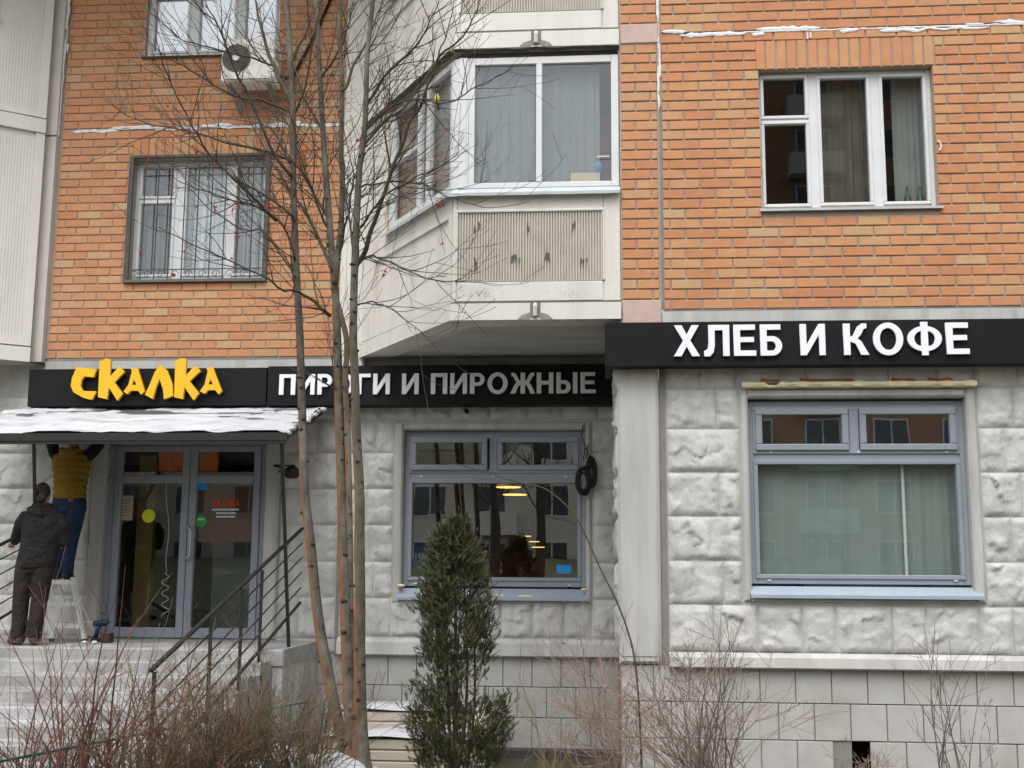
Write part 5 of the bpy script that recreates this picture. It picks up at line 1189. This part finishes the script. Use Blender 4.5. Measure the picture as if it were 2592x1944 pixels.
# ------------------------------------------------------------------ columnar evergreen
EV = thing('evergreen_shrub', gb(1165, -1.2), 'narrow dark green conifer in front of the central shop window', 'conifer')
def evergreen():
    rr = random.Random(5); Y = -1.2; fol = MB(); wood = MB()
    prof = [(1310, 1140, 1160), (1345, 1122, 1184), (1385, 1096, 1210), (1470, 1084, 1228), (1530, 1062, 1248), (1600, 1048, 1260), (1680, 1046, 1244), (1760, 1044, 1280), (1830, 1026, 1294), (1900, 1050, 1270), (1960, 1066, 1252)]
    def span(py):
        for i in range(len(prof)-1):
            if prof[i][0] <= py <= prof[i+1][0]:
                t = (py-prof[i][0])/(prof[i+1][0]-prof[i][0]); return [prof[i][k]+(prof[i+1][k]-prof[i][k])*t for k in (1, 2)]
        return prof[-1][1:]
    base = Vector(EV.location)
    def spray(p, d, L):
        """flat feathery spray: short scale-leaf blades along both sides of a stem"""
        d = d.normalized(); s = d.cross(Vector((rr.gauss(0, 1), rr.gauss(0, 1), rr.gauss(0, 1)))).normalized(); L *= 1.35; n = rr.randrange(9, 15)
        for k in range(n):
            t = k/n; q = p+d*L*t; sg = 1 if k % 2 else -1
            e = (d*rr.uniform(.8, 1.2)+s*sg*rr.uniform(.4, .9)*(1-.5*t)+Vector((rr.gauss(0, .15), rr.gauss(0, .15), rr.gauss(0, .15)))).normalized()
            l = rr.uniform(.016, .034)*(1.1-.5*t); w = e.cross(s.cross(d)).normalized()*rr.uniform(.0018, .0036)
            fol.add([q-w, q+w, q+e*l*.65+w*.7, q+e*l, q+e*l*.65-w*.7], [(0, 1, 2, 3, 4)])
    for sxp, w in ((1150, .03), (1135, .018), (1185, .02), (1205, .014), (1110, .014)):
        top = rr.uniform(1330, 1600) if sxp != 1150 else 1330
        P = smoothpoly([base+Vector((rr.gauss(0, .03), rr.gauss(0, .03), -.05)), at3(sxp+rr.uniform(-6, 6), 1800, Y+rr.uniform(-.08, .08)), at3(sxp+rr.uniform(-8, 8), 1600, Y+rr.uniform(-.1, .1)), at3((sxp+1150)/2, top, Y)], 5)
        wood.tube(P, [w*(1-.85*i/len(P)) for i in range(len(P))], 7)
    for k in range(900):
        py = 1328+622*rr.random()**1.05; a, c = span(py); cx = (a+c)/2; hw = (c-a)/2
        ang = rr.uniform(0, 6.283); rad = hw*math.sqrt(rr.uniform(.12, 1.0)); sc_ = .00333
        px = cx+rad*math.cos(ang); yy = Y+rad*math.sin(ang)*sc_*.9
        c0 = at3(px, py, yy)
        g = noise.noise(Vector((c0.x*4.6, c0.y*4.6, c0.z*3.4)))
        if g < -.14 and py > 1420: continue
        if 1660 < py < 1780 and px > 1180 and rr.random() < .75: continue
        out = Vector((math.cos(ang), math.sin(ang), rr.uniform(.9, 2.4))).normalized()
        root = c0-out*rr.uniform(.06, .16); wood.tube([root, c0], [.004, .002], 4, cap=False)
        for j in range(rr.randrange(9, 16)):
            spray(c0+Vector((rr.gauss(0, .032), rr.gauss(0, .032), rr.gauss(0, .04))), out+Vector((rr.gauss(0, .5), rr.gauss(0, .5), rr.gauss(.2, .4))), rr.uniform(.03, .07))
    wood.build('trunk', mat('conifer_bark', (.05, .04, .03), (.08, .062, .045)), EV, smooth=True)
    tag(fol.build('crown', mat('conifer_scale_leaf', (.8, .8, .8), (1.1, 1.1, 1.1), rough=.7, scale=5, rand=[(0, (.030, .042, .018)), (.35, (.050, .066, .026)), (.7, (.08, .09, .036)), (.88, (.12, .105, .05)), (1, (.17, .10, .052))]), EV), kind='stuff')
evergreen()

# ------------------------------------------------------------------ people and ladder
def cloth(name, c1, c2, b=.5, s=16, **k): return mat(name, c1, c2, rough=.85, scale=7, bump=min(1, b*1.3), bscale=s*.8, bdist=.06, **k)
def figure(b, name, m, parent, vox=.011, smooth=6):
    o = b.build(name, m, parent, smooth=True); r = o.modifiers.new('union', 'REMESH'); r.mode = 'VOXEL'; r.voxel_size = vox; r.use_smooth_shade = True
    s = o.modifiers.new('soften', 'SMOOTH'); s.factor = .5; s.iterations = smooth; return o
m_skin = mat('skin', (.42, .24, .17), (.48, .28, .20), rough=.6); m_hairc = mat('dark_hair', (.022, .018, .016), (.05, .042, .038), rough=.6, scale=60, bump=.6, bscale=120)
def hand(b, p, d, side, r=.9):
    """palm with five bent fingers reaching along d from the wrist p"""
    d = Vector(d).normalized(); s = d.cross(Vector((0, 0, 1))); s = s.normalized() if s.length > .1 else Vector((1, 0, 0)); nrm = s.cross(d).normalized(); p = Vector(p)
    b.tube([p, p+d*.05, p+d*.085], [.026, .034, .030], 10)
    for k in range(4):
        q = p+d*.08+s*(k-1.5)*.018; l = (.062, .075, .07, .055)[k]
        b.tube([q-d*.02, q+d*l*.5-nrm*.006, q+d*l*.85-nrm*.028, q+d*l*.8-nrm*.048], [.0095, .009, .0085, .007], 7)
    q = p+d*.03+s*side*.03; b.tube([q-s*side*.012, q+s*side*.022+d*.03, q+s*side*.012+d*.062-nrm*.02], [.012, .011, .008], 7)
# man in dark jacket
f0 = at3(64, 1613, .85); f0.z = .77; o = f0
PM = thing('person', tuple(o), 'person in dark hooded jacket and brown trousers standing on the landing, seen from behind', 'person', 'people at the entrance')
V = lambda x, y, z: o+Vector((x, y, z))
b = MB(); b.ball(V(.065, .04, 1.555), .076, .095, .112, 14, 10); b.tube([V(.09, .02, 1.38), V(.075, .03, 1.50)], [.06, .056], 12); b.tube([V(-.0, .125, 1.535), V(-.005, .15, 1.52)], [.016, .012], 6); b.ball(V(.0, .045, 1.55), .012, .02, .032, 8, 6)
b.loft([(o.x+.05, o.y, o.z+.85, .14, .10), (o.x+.09, o.y, o.z+1.1, .16, .11), (o.x+.10, o.y, o.z+1.36, .17, .10), (o.x+.10, o.y+.01, o.z+1.42, .08, .07)], 16)
for s, fx in ((-1, -.085), (1, .09)): b.tube([V(.05+s*.085, 0, .9), V(.02+s*.09, .01, .5), V(fx, .0, .08)], [.08, .055, .045], 10); b.ball(V(fx, .05, .045), .04, .11, .04)
sl = [(-.09, .0, 1.33), (-.19, .07, 1.14), (-.30, .22, 1.06)]; sr = [(.29, .0, 1.33), (.35, .04, 1.10), (.25, .26, 1.04)]
for q in (sl, sr): b.tube([V(*p) for p in q], [.05, .042, .03], 10)
hand(b, V(*sl[2]), (-.6, .7, -.1), 1); hand(b, V(*sr[2]), (-.5, .8, 0), -1)
figure(b, 'body', m_skin, PM, .009, 3)
b = MB(); b.loft([(o.x+.05, o.y, o.z+.79, .205, .135), (o.x+.06, o.y, o.z+.83, .212, .14), (o.x+.085, o.y, o.z+.98, .205, .14), (o.x+.105, o.y, o.z+1.15, .215, .145), (o.x+.105, o.y, o.z+1.28, .215, .135), (o.x+.10, o.y, o.z+1.37, .185, .115), (o.x+.095, o.y+.01, o.z+1.43, .10, .085)], 22)
b.tube([V(-.06, 0, 1.34), V(-.13, .02, 1.25), V(-.19, .07, 1.14), V(-.29, .20, 1.07)], [.075, .078, .068, .052], 12); b.tube([V(.26, 0, 1.33), V(.325, .01, 1.22), V(.335, .04, 1.08), V(.25, .24, 1.04)], [.078, .082, .074, .052], 12)
b.tube([V(-.03, -.05, 1.40), V(.05, -.10, 1.37), V(.14, -.11, 1.35), V(.21, -.06, 1.38)], [.03, .048, .05, .03], 10); b.tube([V(.0, .06, 1.43), V(.02, -.03, 1.435), V(.10, -.06, 1.43), V(.17, -.02, 1.435), V(.17, .06, 1.43)], [.03, .034, .036, .034, .03], 10)
figure(b, 'jacket', cloth('black_padded_cloth', (.008, .008, .009), (.02, .02, .021), .9, 13), PM, .010, 4)
b = MB()
for s, fx in ((-1, -.085), (1, .09)): b.tube([V(.055+s*.085, .0, .86), V(.045+s*.095, .0, .72), V(.02+s*.10, .01, .45), V(fx+.01, .0, .2), V(fx, .0, .075)], [.115, .108, .085, .078, .082], 14)
b.loft([(o.x+.055, o.y, o.z+.74, .16, .11), (o.x+.055, o.y, o.z+.9, .18, .12)], 18)
figure(b, 'trousers', cloth('brown_trouser_cloth', (.020, .013, .013), (.036, .024, .023), .7, 12), PM, .010, 3)
for fx, yaw in ((-.085, -.9), (.09, -.45)):
    dx, dy = math.sin(yaw), math.cos(yaw); b = MB(); b.tube([V(fx-dx*.08, -dy*.08, .045), V(fx+dx*.02, dy*.02, .055), V(fx+dx*.13, dy*.13, .04), V(fx+dx*.19, dy*.19, .032)], [.04, .048, .044, .025], 10); b.tube([V(fx, 0, .05), V(fx, 0, .11)], [.05, .05], 10)
    figure(b, 'shoe', mat('brown_leather', (.05, .033, .022), (.08, .055, .035), rough=.6), PM, .008, 2)
b = MB(); b.ball(V(.068, .022, 1.585), .082, .098, .10, 14, 10); b.ball(V(.085, -.035, 1.52), .066, .05, .06); figure(b, 'hair', m_hairc, PM, .008, 2)
# stepladder
lz = .77; LY = 1.50
LD = thing('stepladder', (at(165, 1600, LY)[0], LY, lz), 'aluminium stepladder under the person in the mustard vest', 'ladder')
m_lad = mat('ladder_aluminium', (.66, .655, .64), (.76, .755, .74), rough=.45, metal=.0, scale=9)
tl, tr, bl, br = at3(126, 1468, LY+.22), at3(184, 1455, LY+.22), at3(132, 1608, LY-.05), at3(216, 1608, LY-.05); bl.z = br.z = lz; tl.z = tr.z = (tl.z+tr.z)/2
for a, c in ((tl, bl), (tr, br)): b = MB(); b.bar(a, c, .05, .022); b.build('front_rail', m_lad, LD)
for k, t in enumerate((.06, .40, .74)):
    a, c = tl.lerp(bl, t), tr.lerp(br, t); b = MB(); b.box(a.x+.01, c.x-.01, a.y-.03, a.y+.07, a.z-.012, a.z+.012); b.box(a.x+.01, c.x-.01, a.y-.03, a.y-.026, a.z-.035, a.z-.0125); b.build('tread', m_lad, LD)
for s in (.25, .8): a = tl.lerp(tr, s); c = bl.lerp(br, s); b = MB(); b.bar(a+Vector((0, .05, -.03)), c+Vector((0, .48, 0)), .03, .02); b.build('rear_leg', m_lad, LD)
b = MB(); a = bl.lerp(br, .25)+Vector((0, .3, .2)); b.bar(a, a+Vector((.3, 0, 0)), .02, .015); b.build('rear_brace', m_lad, LD)
for p in (bl, br): b = MB(); b.box(p.x-.02, p.x+.02, p.y-.03, p.y+.03, lz, lz+.035); b.build('rubber_foot', m_black, LD)
# person on the ladder
m_slv = cloth('black_sleeve', (.009, .009, .010), (.02, .02, .02))
tz = tl.lerp(bl, .06).z+.013; o = Vector(((tl.x+tr.x)/2+.0, LY+.24, tz))
PL = thing('person', tuple(o), 'person in mustard quilted vest and jeans working on the stepladder, arms raised', 'person', 'people at the entrance')
b = MB(); b.tube([V(.03, 0, 1.42), V(.03, .03, 1.55)], [.06, .055], 12); b.ball(V(.03, .06, 1.63), .075, .09, .11, 14, 10); b.ball(V(.03, .15, 1.61), .014, .02, .02, 8, 6)
b.loft([(o.x+.03, o.y, o.z+.86, .15, .10), (o.x+.03, o.y, o.z+1.05, .145, .10), (o.x+.03, o.y, o.z+1.32, .18, .11), (o.x+.03, o.y, o.z+1.44, .12, .08)], 16)
for s in (-1, 1):
    b.tube([V(.03+s*.09, 0, .9), V(.02+s*.07, .02, .5), V(.0+s*.065, .0, .07)], [.08, .055, .042], 10); b.ball(V(s*.065, .04, .045), .038, .1, .038)
    b.tube([V(.03+s*.18, .0, 1.38), V(.03+s*.27, .06, 1.52), V(.03+s*.20, .16, 1.74)], [.05, .042, .03], 10); hand(b, V(.03+s*.20, .16, 1.74), (-s*.3, .4, 1), s)
figure(b, 'body', m_skin, PL, .009, 3)
b = MB(); q = []
for i in range(61):
    t = i/60; z = .90+t*.56; w = [.178, .175, .178, .19, .205, .205, .16][min(6, int(t*6))]; w2 = [.178, .175, .178, .19, .205, .205, .12][min(6, int(t*6)+1)]; ww = w+(w2-w)*(t*6-int(t*6)); ww += .020*abs(math.sin(t*math.pi*7.5)); q.append((o.x+.03, o.y-.005, o.z+z, ww, ww*.66))
b.loft(q, 24); b.tube([V(-.07, -.05, 1.46), V(-.03, -.12, 1.43), V(.03, -.135, 1.41), V(.09, -.12, 1.43), V(.13, -.05, 1.46)], [.03, .042, .046, .042, .03], 10)
figure(b, 'vest', cloth('mustard_quilt', (.24, .135, .012), (.30, .175, .02), .5, 14), PL, .008, 1)
for s in (-1, 1):
    b = MB(); b.tube([V(.03+s*.16, .0, 1.37), V(.03+s*.22, .02, 1.43), V(.03+s*.275, .06, 1.52), V(.03+s*.24, .11, 1.63), V(.03+s*.20, .155, 1.73)], [.07, .072, .066, .055, .045], 12)
    figure(b, 'sleeve', m_slv, PL, .009, 3)
b = MB()
for s in (-1, 1): b.tube([V(.03+s*.085, 0, .93), V(.03+s*.095, -.005, .80), V(.02+s*.085, .0, .6), V(.01+s*.072, .01, .42), V(s*.066, .0, .2), V(s*.066, .0, .06)], [.098, .108, .088, .07, .062, .06], 14)
b.loft([(o.x+.03, o.y, o.z+.76, .15, .115), (o.x+.03, o.y, o.z+.86, .18, .125), (o.x+.03, o.y, o.z+.95, .165, .11)], 18)
figure(b, 'jeans', cloth('denim', (.012, .024, .06), (.026, .05, .11), .6, 16, c3=(.07, .12, .20), s3=3, lo3=.6, hi3=.85), PL, .010, 3)
b = MB(); b.loft([(o.x+.03, o.y, o.z+.905, .177, .122), (o.x+.03, o.y, o.z+.94, .178, .122)], 24); b.build('shirt_hem', m_pvc, PL, smooth=True)
b = MB(); b.bbox(o.x+.07, o.x+.13, o.y-.128, o.y-.09, o.z+.86, o.z+.90, .006); b.build('belt_label', mat('tan_leather', (.22, .11, .06)), PL)
for s in (-1, 1): b = MB(); b.tube([V(s*.066, -.07, .035), V(s*.066, .02, .045), V(s*.07, .13, .03)], [.034, .042, .026], 10); figure(b, 'shoe', m_black, PL, .008, 2)
# tools on the landing
x, z = at(250, 1575, 1.5); TL = thing('power_drill', (x, 1.5, .77), 'dark blue cordless drill standing by the door jamb', 'drill'); m_tool = mat('tool_blue', (.012, .025, .06), (.02, .04, .09), rough=.5)
b = MB(); b.tube([(x-.03, 1.5, .80), (x-.01, 1.5, .90), (x, 1.5, .94)], [.03, .024, .03], 8); b.tube([(x-.05, 1.5, .965), (x+.08, 1.5, .975), (x+.12, 1.5, .98)], [.034, .036, .012], 10); b.build('drill_body', m_tool, TL, smooth=True); b = MB(); b.bbox(x-.07, x+.03, 1.46, 1.54, .77, .81, .008); b.build('battery', m_black, TL)
x2 = at(262, 1600, 1.35)[0]; b = MB(); b.bbox(x2-.03, x2+.07, 1.34, 1.46, .772, .87, .01); b.box(x2-.02, x2+.06, 1.335, 1.339, .80, .84); tag(b.build('tool_case', mat('brown_case', (.07, .03, .02), (.1, .045, .03))), 'small brown box on the landing in front of the drill', 'box')
for i, (px, lab) in enumerate(((216, 'crumpled white paper scrap by the ladder foot'), (240, 'white plastic scrap in front of the drill'))):
    x = at(px, 1613, 1.2)[0]; b = MB(); b.ball((x, 1.2, .785), .035, .03, .018, 8, 5); tag(b.build('scrap', m_pvc, smooth=True), lab, 'scrap')

# ------------------------------------------------------------------ the other side of the yard (seen only mirrored in the panes)
def block(name, x0, x1, y, h, label, m1, cols, seed):
    rr = random.Random(seed); T = thing(name, ((x0+x1)/2, y-6, 0), label, 'building', 'buildings across the yard')
    b = MB(); b.box(x0, x1, y-12, y, -.3, h); b.build('wall', m1, T)
    b = MB(); p = MB(); q = MB(); n = int((x1-x0)/3.1)
    for k in range(int(h/2.8)):
        z = 1.4+k*2.8
        for i in range(n):
            xx = x0+1.0+i*3.1
            if i % 3 == 1: q.box(xx-.5, xx+2.1, y+.001, y+.9, z-1.0, z+.1); 
            b.box(xx-.08, xx+1.58, y+.002, y+.05, z-.08, z+1.48)
            p.box(xx, xx+.72, y+.051, y+.06, z, z+1.4); p.box(xx+.8, xx+1.5, y+.051, y+.06, z, z+1.4)
    b.build('window_frames', m_pvc, T); p.build('panes', mat('far_pane', (.03, .035, .04), (.08, .09, .1), rough=.15, spec=.6), T); q.build('balconies', m_panel, T)
b = MB(); b.add([(-50, -26, .02), (45, -26, .02), (45, -38, 1.9), (-50, -38, 1.9), (-50, -43.5, 2.0), (45, -43.5, 2.0)], [(3, 2, 1, 0), (4, 5, 2, 3)])
tag(b.build('terrain', mat('winter_lawn', (.05, .07, .025), (.10, .11, .05), scale=1.5, c3=(.5, .5, .5), s3=.25, lo3=.62, hi3=.66)), 'grassy bank across the yard', kind='structure')
m_far1 = mat('far_brick', (.40, .23, .15), (.46, .28, .19)); m_far2 = mat('far_beige', (.60, .55, .46), (.66, .61, .52))
block('apartment_block', -48, 3, -44, 12.2, 'low beige apartment block across the yard, seen in the panes', m_far2, 5, 1)
block('apartment_block', 5, 40, -44, 28, 'brick apartment block across the yard, seen in the panes', m_far1, 6, 2)
for i, (x, y, h) in enumerate(((-3.4, -19, 9), (-2.2, -21, 10), (3.5, -24, 9), (-9, -26, 10))):
    T = thing('yard_tree', (x, y, 0), ('bare yard tree mirrored in the panes, nearer of the middle pair', 'bare yard tree mirrored in the panes, farther of the middle pair', 'bare yard tree mirrored before the brick block', 'bare yard tree mirrored farthest along the beige block')[i], 'tree', 'yard trees behind the viewer'); b = MB(); rr = random.Random(i); old = tw; tw = MB()
    P = [Vector((x, y, -.1)), Vector((x+.1, y, h*.3)), Vector((x-.05, y, h*.6)), Vector((x+.1, y, h))]; b.tube(smoothpoly(P, 4), [.20*(1-.85*k/12) for k in range(13)], 9)
    for k in range(34): t = rr.uniform(.3, .95); twig(P[0].lerp(P[3], t), (rr.gauss(0, 1), rr.gauss(0, 1), rr.uniform(.2, 1)), rr.uniform(1, 3), .03, rr, 1)
    b.build('trunk', m_twig, T, smooth=True); tw.build('limbs', m_twig, T); tw = old
